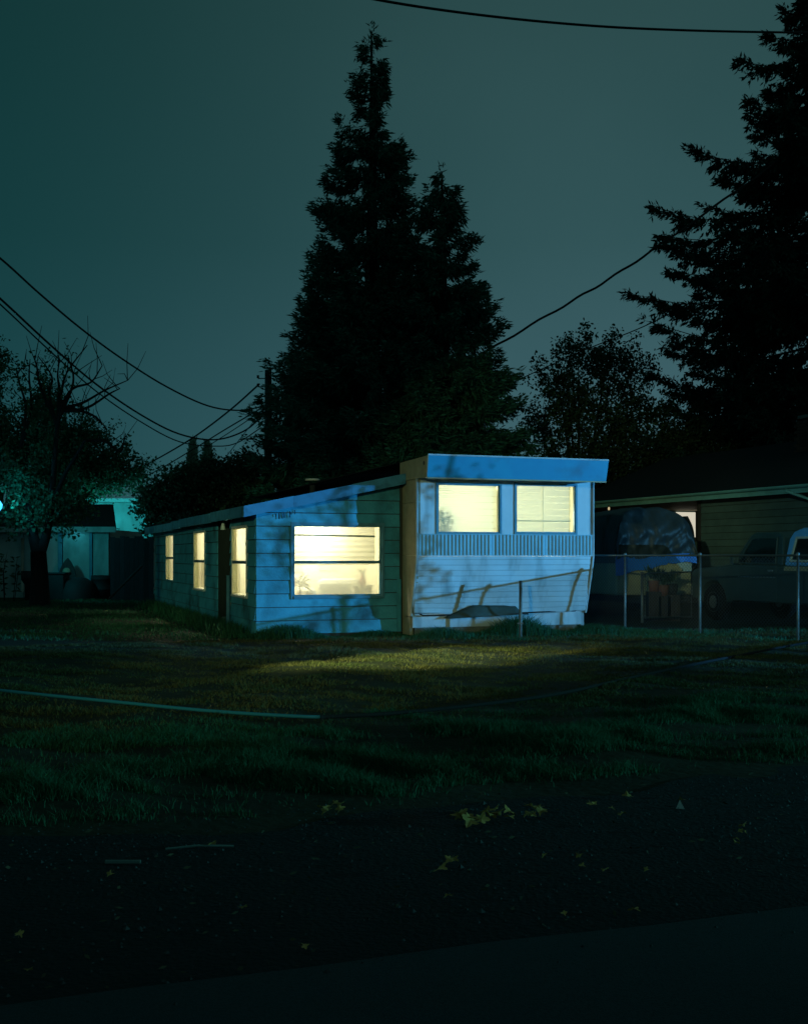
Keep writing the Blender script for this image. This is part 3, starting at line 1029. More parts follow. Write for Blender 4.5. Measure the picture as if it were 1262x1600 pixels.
# roof with visor
ZR = z_at(716, S_TR + 1.4, -1.15)
v_f = -.50                                         # visor front in front of the wall
xr = s_at(946.5, T_TR + v_f) - S_TR
xl = s_at(667, T_TR + v_f) - S_TR
zvb = z_at(748.5, S_TR + 1.4, T_TR + v_f)
visor = MB()
visor.prism([(xl, v_f, zvb), (xr, v_f + .0, zvb + .0), (xr + .02, v_f - .05, ZR), (xl + .01, v_f - .05, ZR + .005)],
            [(xl, v_f + .02, zvb), (xr, v_f + .02, zvb), (xr + .02, v_f - .03, ZR - .003), (xl + .01, v_f - .03, ZR)])
visor.build('visor', M['blue_visor'], home)
MB().tube([(xl, v_f - .052, ZR + .012), (xr + .02, v_f - .052, ZR + .008)], .014, 6).build('roof_edge', M['white_alu'], home)
MB().box(xl, xr, v_f - .012, v_f + .03, zvb - .022, zvb - .002).build('visor_lip', M['tan_alu'], home)
# soffit and end cheeks
MB().prism([(xl, v_f + .03, zvb - .004), (xr, v_f + .03, zvb - .004), (xr, .0, ZT - .0), (xl, .0, ZT)],
           [(xl, v_f + .03, zvb + .02), (xr, v_f + .03, zvb + .02), (xr, .0, ZT + .03), (xl, .0, ZT + .03)]).build('soffit', M['white_alu'], home)
ck = MB().prism([(xl - .004, v_f + .005, zvb - .002), (xl - .004, v_f - .045, ZR), (xl - .004, .75, ZR - .02), (xl - .004, .75, ZT - .02), (xl - .004, -.01, ZT - .01)],
                [(xl + .03, v_f + .005, zvb - .002), (xl + .03, v_f - .045, ZR), (xl + .03, .75, ZR - .02), (xl + .03, .75, ZT - .02), (xl + .03, -.01, ZT - .01)]).build('visor_cheek', M['tan_alu'], home)
MB().lathe([(.0, 0), (.035, 0)], (0, 0, 0), 12).build('vent_hole', M['dark'], ck)
vh = bpy.data.objects['vent_hole']
vh.rotation_euler = (0, math.radians(-90), 0)
vh.location = (xl - .008, v_f + .12, (zvb + ZR) / 2 + .06)
MB().prism([(xr + .004, v_f + .005, zvb), (xr + .024, v_f - .045, ZR), (xr + .02, .75, ZR - .02), (xr, .75, ZT), (xr, -.01, ZT)],
           [(xr - .02, v_f + .005, zvb), (xr - .0, v_f - .045, ZR), (xr - .01, .75, ZR - .02), (xr - .02, .75, ZT), (xr - .02, -.01, ZT)]).build('visor_cheek', M['blue_visor'], home)
MB().prism([(xl + .02, v_f - .03, ZR - .006), (xr, v_f - .03, ZR - .006), (xr, v_f - .03, ZR + .0), (xl + .02, v_f - .03, ZR)],
           [(xl + .02, DEPTH + .1, ZR - .05), (xr, DEPTH + .1, ZR - .05), (xr, DEPTH + .1, ZR - .02), (xl + .02, DEPTH + .1, ZR - .02)]).build('roof', M['roof'], home)
# interior box
MB().box(.06, W_TR - .06, .31, 4.0, .50, .55).build('floor', M['int_floor'], home)
MB().box(.055, .07, .31, 4.0, .55, ZK + .05).build('inner_wall', M['interior'], home)
MB().box(.055, .07, .10, 4.0, ZK + .053, ZT - .03).build('inner_wall', M['interior'], home)
MB().box(.07, W_TR - .07, .10, .34, wl_[2] - .06, wl_[2] - .03).build('inner_sill', M['interior'], home)
MB().box(W_TR - .07, W_TR - .055, .31, 4.0, .55, ZT - .03).build('inner_wall', M['interior'], home)
MB().box(.06, W_TR - .06, 4.0, 4.05, .5, ZT - .03).build('inner_wall', M['interior'], home)
MB().box(.055, W_TR - .055, .075, 4.05, ZT - .03, ZT - .01).build('inner_ceiling', M['interior'], home)
for h, kind in ((wl_, 0), (wr_, 1)):
    a, b, c, d = h
    w = frame_bars(PT, h, .035, .018, -.06).build('window', M['trim'], home)
    frame_bars(PT, (a + .014, b - .014, c + .014, d - .014), .014, .004, -.04).build('frame', M['frame_dark'], w)
    rect_prism(PT, a + .014, b - .014, c + .014, d - .014, -.010, -.014).build('pane', M['glass'], w)
    bl = MB()
    ns = 22
    gap = .0
    bx1 = b - .02 if kind == 0 else b - .055
    for i in range(ns):
        z = c + .0 + (d - c) * (i + .5) / ns
        hh = (d - c) / ns * .50
        sag = .002 * math.sin(i * 2.1)
        bl.add([PT(a + .012, -.055, z - hh + sag), PT(bx1, -.055, z - hh - sag), PT(bx1, -.072, z + hh - sag), PT(a + .012, -.072, z + hh + sag)], [(0, 1, 2, 3)])
    bl.build('blind', M['blind'], w)
    if kind == 1:
        zb_ = c + (d - c) * .235
        rect_prism(PT, a + .012, bx1, zb_, zb_ + .02, -.050, -.054).build('blind_rail', M['blind'], w)
        rect_prism(PT, (a + b) / 2 - .03, (a + b) / 2 - .022, c, d, -.050, -.053).build('blind_cord', M['blind'], w)
# things just inside the front windows that throw soft shapes on the blinds
def hfurn(name, x, y, z, label, cat):
    q = loc2w(S_TR + x, T_TR + y)
    return empty(name, (q[0], q[1], z), RZ, label, cat)


hp = hfurn('houseplant', wl_[0] - S_TR + .14, .19, wl_[2] - .03, 'bushy houseplant showing as a soft shape behind the left trailer blind', 'houseplant')
MB().lathe([(0, 0), (.05, 0), (.07, .10), (.06, .10), (0, .09)], n=12).build('pot', M['pot'], hp, True)
lv = []
for k in range(160):
    c_ = Vector((random.gauss(0, .09), random.gauss(0, .03), .22 + random.gauss(0, .08)))
    d_ = Vector((random.gauss(0, 1), random.gauss(0, 1), random.gauss(0, 1))).normalized()
    s_ = d_.cross(Vector((0, 0, 1))).normalized() * .025
    lv += [c_ - d_ * .04, c_ + s_, c_ + d_ * .04, c_ - s_]
arr_mesh('leaves', np.array([tuple(p) for p in lv]), 4, M['leaf'], hp)
q = loc2w(S_TR + .75, T_TR + 1.0)
lamp('trailer_room_light', 'POINT', (q[0], q[1], 2.0), 52, (1.0, 1.0, .80), radius=.10)
q = loc2w(S_TR + 2.2, T_TR + 1.5)
lamp('trailer_kitchen_light', 'POINT', (q[0], q[1], 2.0), 54, (1.0, 1.0, .82), radius=.10)

# ------------------------------------------------------------------ chain-link fence, stub post, hose
FP = [Vector((6.07, 17.7)), Vector((3.95, 20.5))]
fd = (FP[1] - FP[0]).normalized()
f_rz = math.atan2(fd.y, fd.x)
fence = empty('chain_link_fence', (FP[0].x, FP[0].y, 0), f_rz, 'chain-link fence with steel posts between the trailer and the parked truck', 'fence')
FH = 1.30
fa, fb = -6.2, 4.9
MB().tube([(fa, 0, FH), (fb, 0, FH)], .017, 8).build('top_rail', M['wire'], fence, True)


def f_x(u):                                        # distance along the fence under a photo column
    k = (u - CX) / F
    return (k * FP[0].y - FP[0].x) / (fd.x - k * fd.y)


px_posts = [f_x(1248), f_x(1095), f_x(978)]
for x in [fa, -4.2, -2.1] + px_posts + [fb]:
    p = MB().tube([(x, .03, -.02), (x, .03, FH + .0)], .021, 10).build('post', M['galv'], fence, True)
    MB().lathe([(.029, 0), (.029, .03), (.016, .045), (0, .05)], (x, .03, FH), 10).build('post_cap', M['galv'], p, True)
mesh = MB()
pt = .062
L_ = fb - fa
for sgn in (1, -1):
    x = -FH
    while x < L_ + FH:
        xa, za, xb, zb = x, .03, x + sgn * (FH - .05), FH - .02
        if xa > xb: xa, za, xb, zb = xb, zb, xa, za
        if xb > 0 and xa < L_:
            sl = (zb - za) / (xb - xa)
            if xa < 0: za, xa = za - sl * xa, 0
            if xb > L_: zb, xb = zb - sl * (xb - L_), L_
            y = .004 * sgn - .03
            mesh.tube([(fa + xa, y, za), (fa + xb, y, zb)], .0030, 3, cap=False)
        x += pt
tag(mesh.build('wire_mesh', M['wire'], fence), kind='stuff')
# low inner gate behind the fence
gq = wpt(1003, 895, 22.2)
gate = empty('garden_gate', (gq.x, gq.y, 0), RZ, 'low dark tube gate behind the chain-link fence by the camper', 'gate')
gw = 1.1
MB().tube([(0, 0, 0), (0, 0, .98)], .03, 8).build('gate_post', M['galv'], gate, True)
MB().tube([(.06, 0, .1), (.06, 0, .95), (gw, 0, .98), (gw, 0, .1), (.06, 0, .1)], .02, 8).build('gate_frame', M['galv'], gate, True)
gm = MB()
for i in range(14):
    x0 = .06 + i * .075
    gm.tube([(x0, 0, .1), (min(x0 + .8, gw), 0, .1 + min(.8, gw - x0))], .002, 3, cap=False)
    gm.tube([(x0, .004, .95), (min(x0 + .8, gw), .004, .95 - min(.8, gw - x0))], .002, 3, cap=False)
gm.build('wire_mesh', M['wire'], gate)

sp = gpt(813, 997)
post = MB().tube([(0, 0, -.05), (0, 0, .42), (.003, 0, .905)], .026, 10)
po = post.build('stub_post', M['galv'], None, True)
po.location = sp
tag(po, 'single bare steel post standing in front of the trailer', 'post')
MB().box(-.05, .04, -.03, .03, .22, .24).build('bracket', M['galv'], po)


def smooth_path(pts, n=60):
    pts = [Vector(p) for p in pts]
    P = [pts[0] * 2 - pts[1]] + pts + [pts[-1] * 2 - pts[-2]]
    out = []
    for i in range(1, len(P) - 2):
        m = max(2, n // (len(pts) - 1))
        for k in range(m):
            t = k / m
            a, b, c, d = P[i - 1], P[i], P[i + 1], P[i + 2]
            out.append(.5 * ((2 * b) + (c - a) * t + (2 * a - 5 * b + 4 * c - d) * t * t + (3 * b - a - 3 * c + d) * t ** 3))
    out.append(pts[-1])
    return out


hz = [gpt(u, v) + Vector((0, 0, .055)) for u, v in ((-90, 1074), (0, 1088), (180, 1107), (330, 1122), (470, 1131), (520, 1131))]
tag(MB().tube(smooth_path(hz, 60), .014, 8).build('garden_hose', M['hose'], None, True), 'hose curving across the left of the lawn edge, lamplight put into its colour', 'hose')
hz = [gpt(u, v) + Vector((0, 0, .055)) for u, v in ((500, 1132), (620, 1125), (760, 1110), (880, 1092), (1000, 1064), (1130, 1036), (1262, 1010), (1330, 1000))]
tag(MB().tube(smooth_path(hz, 90), .016, 8).build('garden_hose', M['rubber'], None, True), 'hose running on up to the right edge, shade put into its colour', 'hose')  # lit and shaded stretches get two colours; the dark one replaces shadow

# ------------------------------------------------------------------ neighbour's house on the right
HE = 2.90
hv1 = (HE - H) * F / (HV - 755)
ho = np.array([(1262 - CX) / F * hv1, hv1])
hv2 = (HE - H) * F / (HV - 783)
he2 = np.array([(930 - CX) / F * hv2, hv2])
hd = (he2 - ho) / np.linalg.norm(he2 - ho)
h_rz = math.atan2(hd[1], hd[0]) - math.pi / 2
nb = empty('neighbour_house', (ho[0], ho[1], 0), h_rz, 'dark low house with pale gutter and open carport on the right', 'house')
LN = np.linalg.norm(he2 - ho)
PN = lambda u, d, z: (.55 - d, u, z)               # wall facing the driveway; u along the eave


def nb_u(px, x=.55):                               # along-eave coordinate of a photo column on the wall
    ex = np.array([hd[1], -hd[0]])
    k = (px - CX) / F
    p = ho + ex * x
    return (k * p[1] - p[0]) / (hd[0] - k * hd[1])


u_open = nb_u(1090)
siding(nb, PN, -4.0, u_open - .16, .15, 2.72, .172, [], None, M['house'], proud=.018)
sheet(PN, -4.0, u_open - .16, 0, 2.75, [], 0, -.1).build('wall', M['siding_back'], nb)
MB().box(.52, .66, u_open - .158, u_open, 0, 2.75).build('carport_post', M['wood'], nb, bevel=.01)
MB().box(.55, 6.6, u_open - .30, u_open - .17, 0, 2.74).build('carport_wall', M['house'], nb)
MB().box(.6, 7.0, LN + 2.0, LN + 2.1, 0, 2.75).build('carport_back', M['house'], nb)
MB().box(6.6, 6.7, u_open - .30, LN + 2.0, 0, 2.75).build('carport_end', M['house'], nb)
MB().box(.55, .68, LN + 1.8, LN + 1.95, 0, 2.75).build('carport_post', M['wood'], nb)
MB().box(.1, 7.0, -4.2, LN + 2.2, 2.752, 2.80).build('soffit', M['tan_alu'], nb)
rf = MB().prism([(-.02, -4.4, 2.82), (4.0, -4.4, 4.45), (8.0, -4.4, 2.82)], [(-.02, LN + 2.4, 2.82), (4.0, LN + 2.4, 4.45), (8.0, LN + 2.4, 2.82)]).build('roof', M['roof'], nb)
MB().box(-.02, .03, -4.4, LN + 2.4, 2.70, 2.818).build('fascia', M['gutter'], nb)
gt = []
for k in range(9):
    g_ = math.pi * (1 + k / 8)
    gt.append((-.085 + .06 * math.cos(g_), .065 * math.sin(g_)))
Pg = np.array([[(x, y_, HE - .02 + z) for x, z in gt] for y_ in np.linspace(-4.4, LN + 2.4, 40)])
gut = grid_mesh('gutter', Pg, M['gutter'], nb)
gut.modifiers.new('thickness', 'SOLIDIFY').thickness = .006
ud = nb_u(1228, -.08)
MB().tube([(-.085, ud, HE - .07), (-.085, ud, HE - .14), (.30, ud - .55, HE - .40), (.50, ud - .62, HE - .48), (.50, ud - .62, .1)], .035, 8).build('downspout', M['gutter'], nb, True)
# lit pane far inside the carport
uw = nb_u(1074, 2.2)
def nb_x(px, u):
    k = (px - CX) / F
    p = ho + hd * u
    ex = np.array([hd[1], -hd[0]])
    return (k * p[1] - p[0]) / (ex[0] - k * ex[1])


ul = LN + 1.9
xw0, xw1 = nb_x(1058, ul), nb_x(1088, ul)
yl_ = (ho + hd * ul)[1]
MB().box(xw0, xw1, ul + .06, ul + .085, H + (HV - 838) / F * yl_, H + (HV - 797) / F * yl_).build('lit_window', M['lit_window'], nb)
MB().box(xw1 + .003, xw1 + .09, ul + .05, ul + .09, H + (HV - 845) / F * yl_, H + (HV - 793) / F * yl_).build('window_frame', M['wood'], nb)
# chimney
cw = wpt(1262, 712, ho[1] + 4)
ck_y = 2.0
chx = (cw.x - ho[0]) * math.cos(h_rz) + (cw.y - ho[1]) * math.sin(h_rz)
chx += .38
chy = -(cw.x - ho[0]) * math.sin(h_rz) + (cw.y - ho[1]) * math.cos(h_rz)
z0c, z1c = 3.2, z_at(650, 0, 0, np.array([cw.x, cw.y]))
zt_c = H + (HV - 650) / F * cw.y
chim = MB().box(chx - .24, chx + .55, chy - .24, chy + .4, z0c, zt_c - .02).build('chimney', M['dark'], nb)
bme = None
nz = int((zt_c - z0c) / .085)
for r in range(nz):
    z = z0c + r * .085
    sh = .11 if r % 2 else 0
    for k in range(4):
        for side in (0, 1):
            if side == 0:
                x = chx - .255 + k * .22 + sh - .06
                lo = (x, chy - .265, z)
                bo = (0, 0)
            else:
                x = chx - .265
                lo = (x, chy - .25 + k * .22 + sh - .06 + .2, z)
            if bme is None:
                b_ = MB().box(0, .205, 0, .03, 0, .072).build('brick', M['brick'], chim)
                bme = b_.data
            else:
                b_ = bpy.data.objects.new('brick', bme)
                COL.objects.link(b_)
                b_.parent = chim
            b_.location = lo
            if side == 1:
                b_.rotation_euler = (0, 0, -math.pi / 2)
MB().box(chx - .32, chx + .62, chy - .32, chy + .46, zt_c - .02, zt_c + .06).build('chimney_cap', M['block'], chim)
# small warm bulb under the far eave
bl_ = wpt(951, 795, 30.5)
pb = empty('porch_bulb', (bl_.x, bl_.y, bl_.z), 0, 'tiny warm bulb glowing under the far eave of the dark house', 'light')
MB().lathe([(0, -.04), (.025, -.025), (.03, 0), (.02, .04), (0, .05)], n=10).build('bulb', mat('warm bulb', (.9, .8, .6), emit=(1, .75, .4), estr=.5), pb, True)
MB().lathe([(.02, .05), (.02, .10), (0, .10)], n=8).build('socket', M['dark'], pb)
lamp('porch_bulb_light', 'POINT', (bl_.x, bl_.y, bl_.z - .02), 5, (1, .72, .3), radius=.05)

# ------------------------------------------------------------------ covered camper trailer
Yc = 24.0
cq = wpt(962, 868, Yc)
camp = empty('camper_trailer', (cq.x, cq.y, 0), RZ, 'beige camper trailer wrapped in grey plastic and a blue tarp', 'camper trailer')
wc = 1.86
zc0, zc1 = .46, 1.34
LC = 4.6
MB().box(0, wc, 0, LC, zc0, zc1).build('body', M['beige'], camp, bevel=.05)
MB().box(.2, wc - .2, -.9, LC, zc0 - .14, zc0 - .02).build('chassis', M['dark'], camp)


def dome(x, y):                                    # covered roof height
    ex = (abs(x - wc / 2) / (wc / 2 + .02)) ** 3.6
    return zc1 + .98 * max(0, 1 - ex) ** .45 * (1 - .12 * (y / LC))


nu, nv = 64, 60
Pt = np.zeros((nv, nu, 3))
for j in range(nv):
    # sweep from the front hem, up the front, over the top and back
    q = j / (nv - 1)
    for i in range(nu):
        x = -.03 + (wc + .06) * i / (nu - 1)
        top = dome(x, 0)
        hem = zc1 - .12 + .10 * i / nu + .02 * math.sin(x * 9)
        if q < .5:
            z = hem + (top - hem) * (q / .5)
            y = -.06 + .30 * (max(0, (z - zc1) / 1.0)) ** 3 - .05 * math.sin(q * math.pi * 2) ** 2
        else:
            y = .24 + (LC - .2) * (q - .5) / .5
            z = dome(x, y) + .01
        wr = mnoise.noise(Vector((x * 2.6 + z * 1.6, z * 3.2 - x * 1.8, y * 1.5))) * .085 + mnoise.noise(Vector((x * 9, z * 4 + x * 5, y * 4 + 3))) * .028
        wr += .05 * abs(mnoise.noise(Vector((x * 3 - z * 4, z * 1.4, y))))
        Pt[j, i] = (x, y - wr * (1 if q < .55 else .3), z + (wr * .5 if q >= .5 else 0))
grid_mesh('plastic_cover', Pt, M['grey_tarp'], camp, smooth=True)
# side skirts of the cover
for xs_, sg in ((-.04, -1), (wc + .04, 1)):
    Ps = np.zeros((14, 40, 3))
    for i in range(14):
        for j in range(40):
            y = -.04 + LC * j / 39
            z = zc1 - .20 + (1.05 - 0.05) * (i / 13)
            wv = mnoise.noise(Vector((y * 2.2, z * 2, xs_))) * .09
            Ps[i, j] = (xs_ + sg * wv * .6 - sg * .18 * (i / 13) ** 3, y, z)
    grid_mesh('side_cover', Ps, M['grey_tarp'], camp)
# blue tarp band, hem dipping to the left
Pb = np.zeros((8, 40, 3))
for i in range(8):
    for j in range(40):
        k = j / 39
        x = -.05 + (wc + .1) * k
        hi = zc1 - .05 + .06 * k
        lo = zc1 - .46 + .22 * min(1, k / .62) + (.05 if k > .62 else 0) - .02 * math.sin(k * 20)
        z = hi + (lo - hi) * i / 7
        Pb[i, j] = (x, -.075 - .02 * mnoise.noise(Vector((x * 4, z * 4, 0))), z)
grid_mesh('blue_tarp', Pb, M['blue_tarp'], camp)
for x in (-.02, wc - .18):
    wlq = MB().lathe([(.0, -.1), (.16, -.1), (.30, -.08), (.33, 0), (.30, .08), (.16, .1), (0, .1)], n=18).build('wheel', M['rubber'], camp, True)
    wlq.rotation_euler = (0, math.pi / 2, 0)
    wlq.location = (x + .1, 2.3, .33)
MB().tube([(wc / 2, -.9, .36), (wc / 2, -1.3, .38)], .04, 8).build('tow_bar', M['dark'], camp)
# pots and plants before it
for (u, v, hh, m_, lb) in ((1021, 915, .42, 'orange_pot', 'orange clay pot on a stand in front of the camper'),
                          (1036, 922, .30, 'orange_pot', 'smaller clay pot to the right of the orange pot'),
                          (1050, 920, .34, 'dark', 'dark pot at the right end of the row by the camper')):
    Yp = 22.9
    c_ = wpt(u, v, Yp)
    r_ = .11
    pe = empty('potted_plant', (c_.x, c_.y, 0), 0, lb, 'potted plant', 'potted plants before the camper')
    top = H + (HV - v) / F * Yp
    MB().box(-.13, .13, -.13, .13, 0, top - .12).build('stand', M['wood'], pe, bevel=.01)
    MB().lathe([(0, top - .12), (.09, top - .12), (.12, top + .10), (.10, top + .10), (0, top + .06)], n=12).build('pot', M[m_], pe, True)
    lv = []
    for k in range(70):
        b0 = Vector((random.gauss(0, .04), random.gauss(0, .04), top + .06))
        d_ = Vector((random.gauss(0, .35), random.gauss(0, .35), 1)).normalized() * random.uniform(.1, .42)
        s_ = Vector((random.gauss(0, 1), random.gauss(0, 1), 0)).normalized() * .022
        lv += [b0 + d_ * .5, b0 + d_ * .75 + s_, b0 + d_, b0 + d_ * .75 - s_]
    arr_mesh('leaves', np.array([tuple(p) for p in lv]), 4, M['leaf'], pe)

# ------------------------------------------------------------------ pickup truck with canopy
tq = wpt(1214, 868, 21.2)                          # rear edge of the driver's door, left flank
truck = empty('pickup_truck', (tq.x, tq.y, 0), RZ, 'dark green pickup truck facing away, blue lamplight put into its canopy colour', 'truck')
TW = 1.84


def flank(prof, x_in, m, name, parent, w=TW, bevel=.02):
    return MB().prism([(x_in, y, z) for y, z in prof], [(w - x_in, y, z) for y, z in prof]).build(name, m, parent, bevel=bevel)


arch_f = [(2.05 + .46 * math.cos(g), .36 + .44 * math.sin(g)) for g in np.linspace(0, math.pi, 12)]
arch_r = [(-1.75 + .46 * math.cos(g), .36 + .44 * math.sin(g)) for g in np.linspace(0, math.pi, 12)]
body = [(-2.7, .48), (-2.7, 1.10), (1.28, 1.13), (1.5, 1.12), (2.7, 1.02), (2.78, .95), (2.78, .45)] + arch_f + [(1.35, .42), (-1.05, .42)] + arch_r
flank(body, 0, M['truck'], 'body', truck, bevel=.035)
cabin = [(-.12, 1.11), (-.05, 1.66), (.10, 1.74), (.78, 1.74), (.92, 1.69), (1.45, 1.12)]
MB().prism([(.10 + .0, y, z) if z > 1.3 else (.02, y, z) for y, z in cabin], [(TW - .10, y, z) if z > 1.3 else (TW - .02, y, z) for y, z in cabin]).build('cab', M['truck'], truck, bevel=.03)
dr = MB().box(-.012, .004, .02, 1.16, .44, 1.105).build('door', M['truck'], truck, bevel=.012)
MB().box(-.026, -.012, .02, 1.16, .885, .905).build('side_moulding', M['chrome'], dr)
MB().box(-.040, -.012, .10, .24, 1.0, 1.035).build('handle', M['chrome'], dr, bevel=.006)
gl = [(.06, 1.15), (.10, 1.62), (.76, 1.63), (.86, 1.60), (1.22, 1.15)]
xg = lambda z: .02 + .08 * min(1, (z - 1.12) / .3)
wn_ = MB().prism([(xg(z) - .02, y, z) for y, z in gl], [(xg(z) + .02, y, z) for y, z in gl]).build('side_window', M['dark_glass'], truck)
fw = MB()
for (p, q_) in zip(gl, gl[1:] + gl[:1]):
    fw.tube([(xg(p[1]) - .022, p[0], p[1]), (xg(q_[1]) - .022, q_[0], q_[1])], .016, 6)
fw.build('frame', M['truck'], wn_)
mr = MB().box(-.20, -.04, 1.08, 1.18, 1.14, 1.32).build('mirror', M['truck'], truck, bevel=.02)
MB().tube([(-.06, 1.13, 1.18), (.04, 1.12, 1.12)], .014, 6).build('arm', M['chrome'], mr)
# canopy over the bed
can = [(-2.62, 1.105), (-2.55, 1.62), (-2.38, 1.76), (-2.1, 1.80), (-.55, 1.80), (-.34, 1.74), (-.24, 1.60), (-.16, 1.105)]
MB().prism([(.02 + .10 * max(0, (z - 1.1) / .7) ** 2, y, z) for y, z in can], [(TW - .02 - .10 * max(0, (z - 1.1) / .7) ** 2, y, z) for y, z in can]).build('canopy', M['canopy'], truck, bevel=.04)
for (y0, y1) in ((-1.15, -.38), (-2.35, -1.22)):
    z0, z1 = 1.20, 1.62
    cut = .10
    prof = [(y0, z0), (y0, z1), (y1 - cut if y1 > -.5 else y1, z1), (y1, z0)]
    xw = lambda z: .02 + .10 * max(0, (z - 1.1) / .7) ** 2 - .012
    wd = MB().prism([(xw(z), y, z) for y, z in prof], [(xw(z) + .03, y, z) for y, z in prof]).build('canopy_window', M['dark_glass'], truck)
    fm = MB()
    for p, q_ in zip(prof, prof[1:] + prof[:1]):
        fm.tube([(xw(p[1]) - .008, p[0], p[1]), (xw(q_[1]) - .008, q_[0], q_[1])], .024, 6)
    fm.build('frame', M['white_frame'], wd)
MB().box(-.014, .0, -2.6, -.95, 1.03, 1.10).build('bed_rail', M['white_frame'], truck, bevel=.006)
MB().box(-.012, .0, -.85, -.20, 1.02, 1.10).build('bed_rail', M['tan_alu'], truck, bevel=.006)
for y in (2.05, -1.75):
    for x in (.02, TW - .24):
        wq = MB().lathe([(.0, -.11), (.22, -.11), (.34, -.10), (.37, -.06), (.37, .06), (.34, .10), (.22, .11), (0, .11)], n=22).build('wheel', M['rubber'], truck, True)
        wq.rotation_euler = (0, math.pi / 2, 0)
        wq.location = (x + .11, y, .37)
        MB().lathe([(0, -.115), (.10, -.115), (.19, -.10), (.2, -.112), (.21, -.10)], n=18).build('rim', M['chrome'], wq, True)
MB().box(.05, TW - .05, -2.84, -2.72, .50, .66).build('rear_bumper', M['chrome'], truck, bevel=.02)
MB().box(.05, TW - .05, 2.79, 2.90, .48, .66).build('front_bumper', M['chrome'], truck, bevel=.02)
for x in (.04, TW - .16):
    MB().box(x, x + .12, -2.725, -2.69, .74, 1.0).build('tail_light', M['orange_pot'], truck, bevel=.01)
    MB().box(x + .02, x + .18, 2.77, 2.80, .72, .88).build('headlight', M['white_frame'], truck, bevel=.01)

# ------------------------------------------------------------------ left outbuildings, fence, clutter
Yl = 35.0
def lx(u, Y=Yl): return (u - CX) / F * Y
def lz(v, Y=Yl): return H + (HV - v) / F * Y


shed = empty('white_shed', (lx(-60), Yl, 0), 0, 'white walled shed with dark sloping roof behind the forked tree', 'shed')
x0s = lx(-60)
xe = lx(170) - x0s
ev = lz(826)
sc_ = Yl / F
panels = [-60, -5, 37, 91, 98, 140, 145, 170]
for a, b in zip(panels[:-1], panels[1:]):
    wd_ = (b - a)
    thin = wd_ < 9
    MB().box(lx(a) - x0s + .01, lx(b) - x0s - .01, -.05 if thin else 0, .06, 0.02, ev - .02).build('batten' if thin else 'wall_panel', M['trim'] if thin else M['white_wall'], shed)
MB().box(0, xe, .065, .12, 0, ev - .02).build('wall', M['siding_back'], shed)
MB().box(xe - .08, xe, .125, 4.5, 0, ev - .02).build('side_wall', M['white_wall'], shed)
MB().box(-.2, lx(186) - x0s, -.42, -.34, lz(832), lz(823)).build('fascia', M['white_wall'], shed)
MB().box(lx(117) - x0s, lx(125) - x0s, -.30, -.18, lz(832), lz(829)).build('eave_light', M['white_frame'], shed)
xr_ = lx(187) - x0s
MB().prism([(-.2, -.44, lz(822)), (xr_, -.44, lz(822)), (xr_ - .75, 2.2, lz(788, 37.2)), (-.2, 2.2, lz(788, 37.2))],
           [(-.2, -.40, lz(824) - .02), (xr_, -.40, lz(824) - .02), (xr_ - .75, 2.2, lz(788, 37.2) - .1), (-.2, 2.2, lz(788, 37.2) - .1)]).build('roof', M['roof'], shed)
MB().box(-.2, xr_, -.34, .06, ev - .018, ev + .0).build('soffit', M['siding_back'], shed)
MB().tube([(lx(37) - x0s, -.10, lz(925)), (lx(37) - x0s, -.10, lz(841))], .045, 8).build('corner_pipe', mat('rust stained pipe', (.62, .46, .36), (.34, .18, .12), rough=.6, scale=3, stretch=(1, 1, .6)), shed, True)

barn = empty('pale_outbuilding', (lx(120, 44), 44, 0), 0, 'pale flat wall with bright roof edge rising beyond the shed', 'building')
xb = lx(120, 44)
MB().box(0, lx(240, 44) - xb, 0, .1, 0, lz(785, 44)).build('wall', M['white_wall'], barn)
MB().box(lx(240, 44) - xb - .1, lx(240, 44) - xb, .105, 5, 0, lz(785, 44)).build('side_wall', M['white_wall'], barn)
MB().box(-.3, lx(246, 44) - xb, -.35, 5, lz(785, 44) + .01, lz(779.5, 44)).build('roof', M['white_frame'], barn)
MB().box(lx(205, 44) - xb, lx(214, 44) - xb, -.06, -.002, lz(791, 44), lz(786.5, 44)).build('light_fixture', M['white_frame'], barn)

# dark board fence
fq = lx(172, 33)
df = empty('board_fence', (fq, 33, 0), 0, 'dark upright board fence between the shed and the lean-to', 'fence')
wf_ = lx(240, 33) - fq
nbd = 9
bm_ = None
for i in range(nbd):
    w1 = wf_ / nbd
    h1 = lz(839 + 2 * math.sin(i * 2), 33)
    MB().box(i * w1 + .003, (i + 1) * w1 - .003, 0, .025, 0, h1).build('fence_board', M['dark_fence'], df)
for z in (.4, 1.4):
    MB().box(0, wf_, .026, .07, z, z + .09).build('rail', M['dark_fence'], df)
bp = [gpt(172, 948), gpt(236, 944)]
brd = MB().tube([wpt(170, 936, 31), wpt(222, 884, 32)], .03, 6).build('leaning_pole', M['wood'])
tag(brd, 'thin pole leaning against the dark board fence', 'pole')

# clutter by the shed
def clut(name, u, vb, Y, label, cat):
    p = wpt(u, 868, Y)
    return empty(name, (p.x, p.y, 0), 0, label, cat)


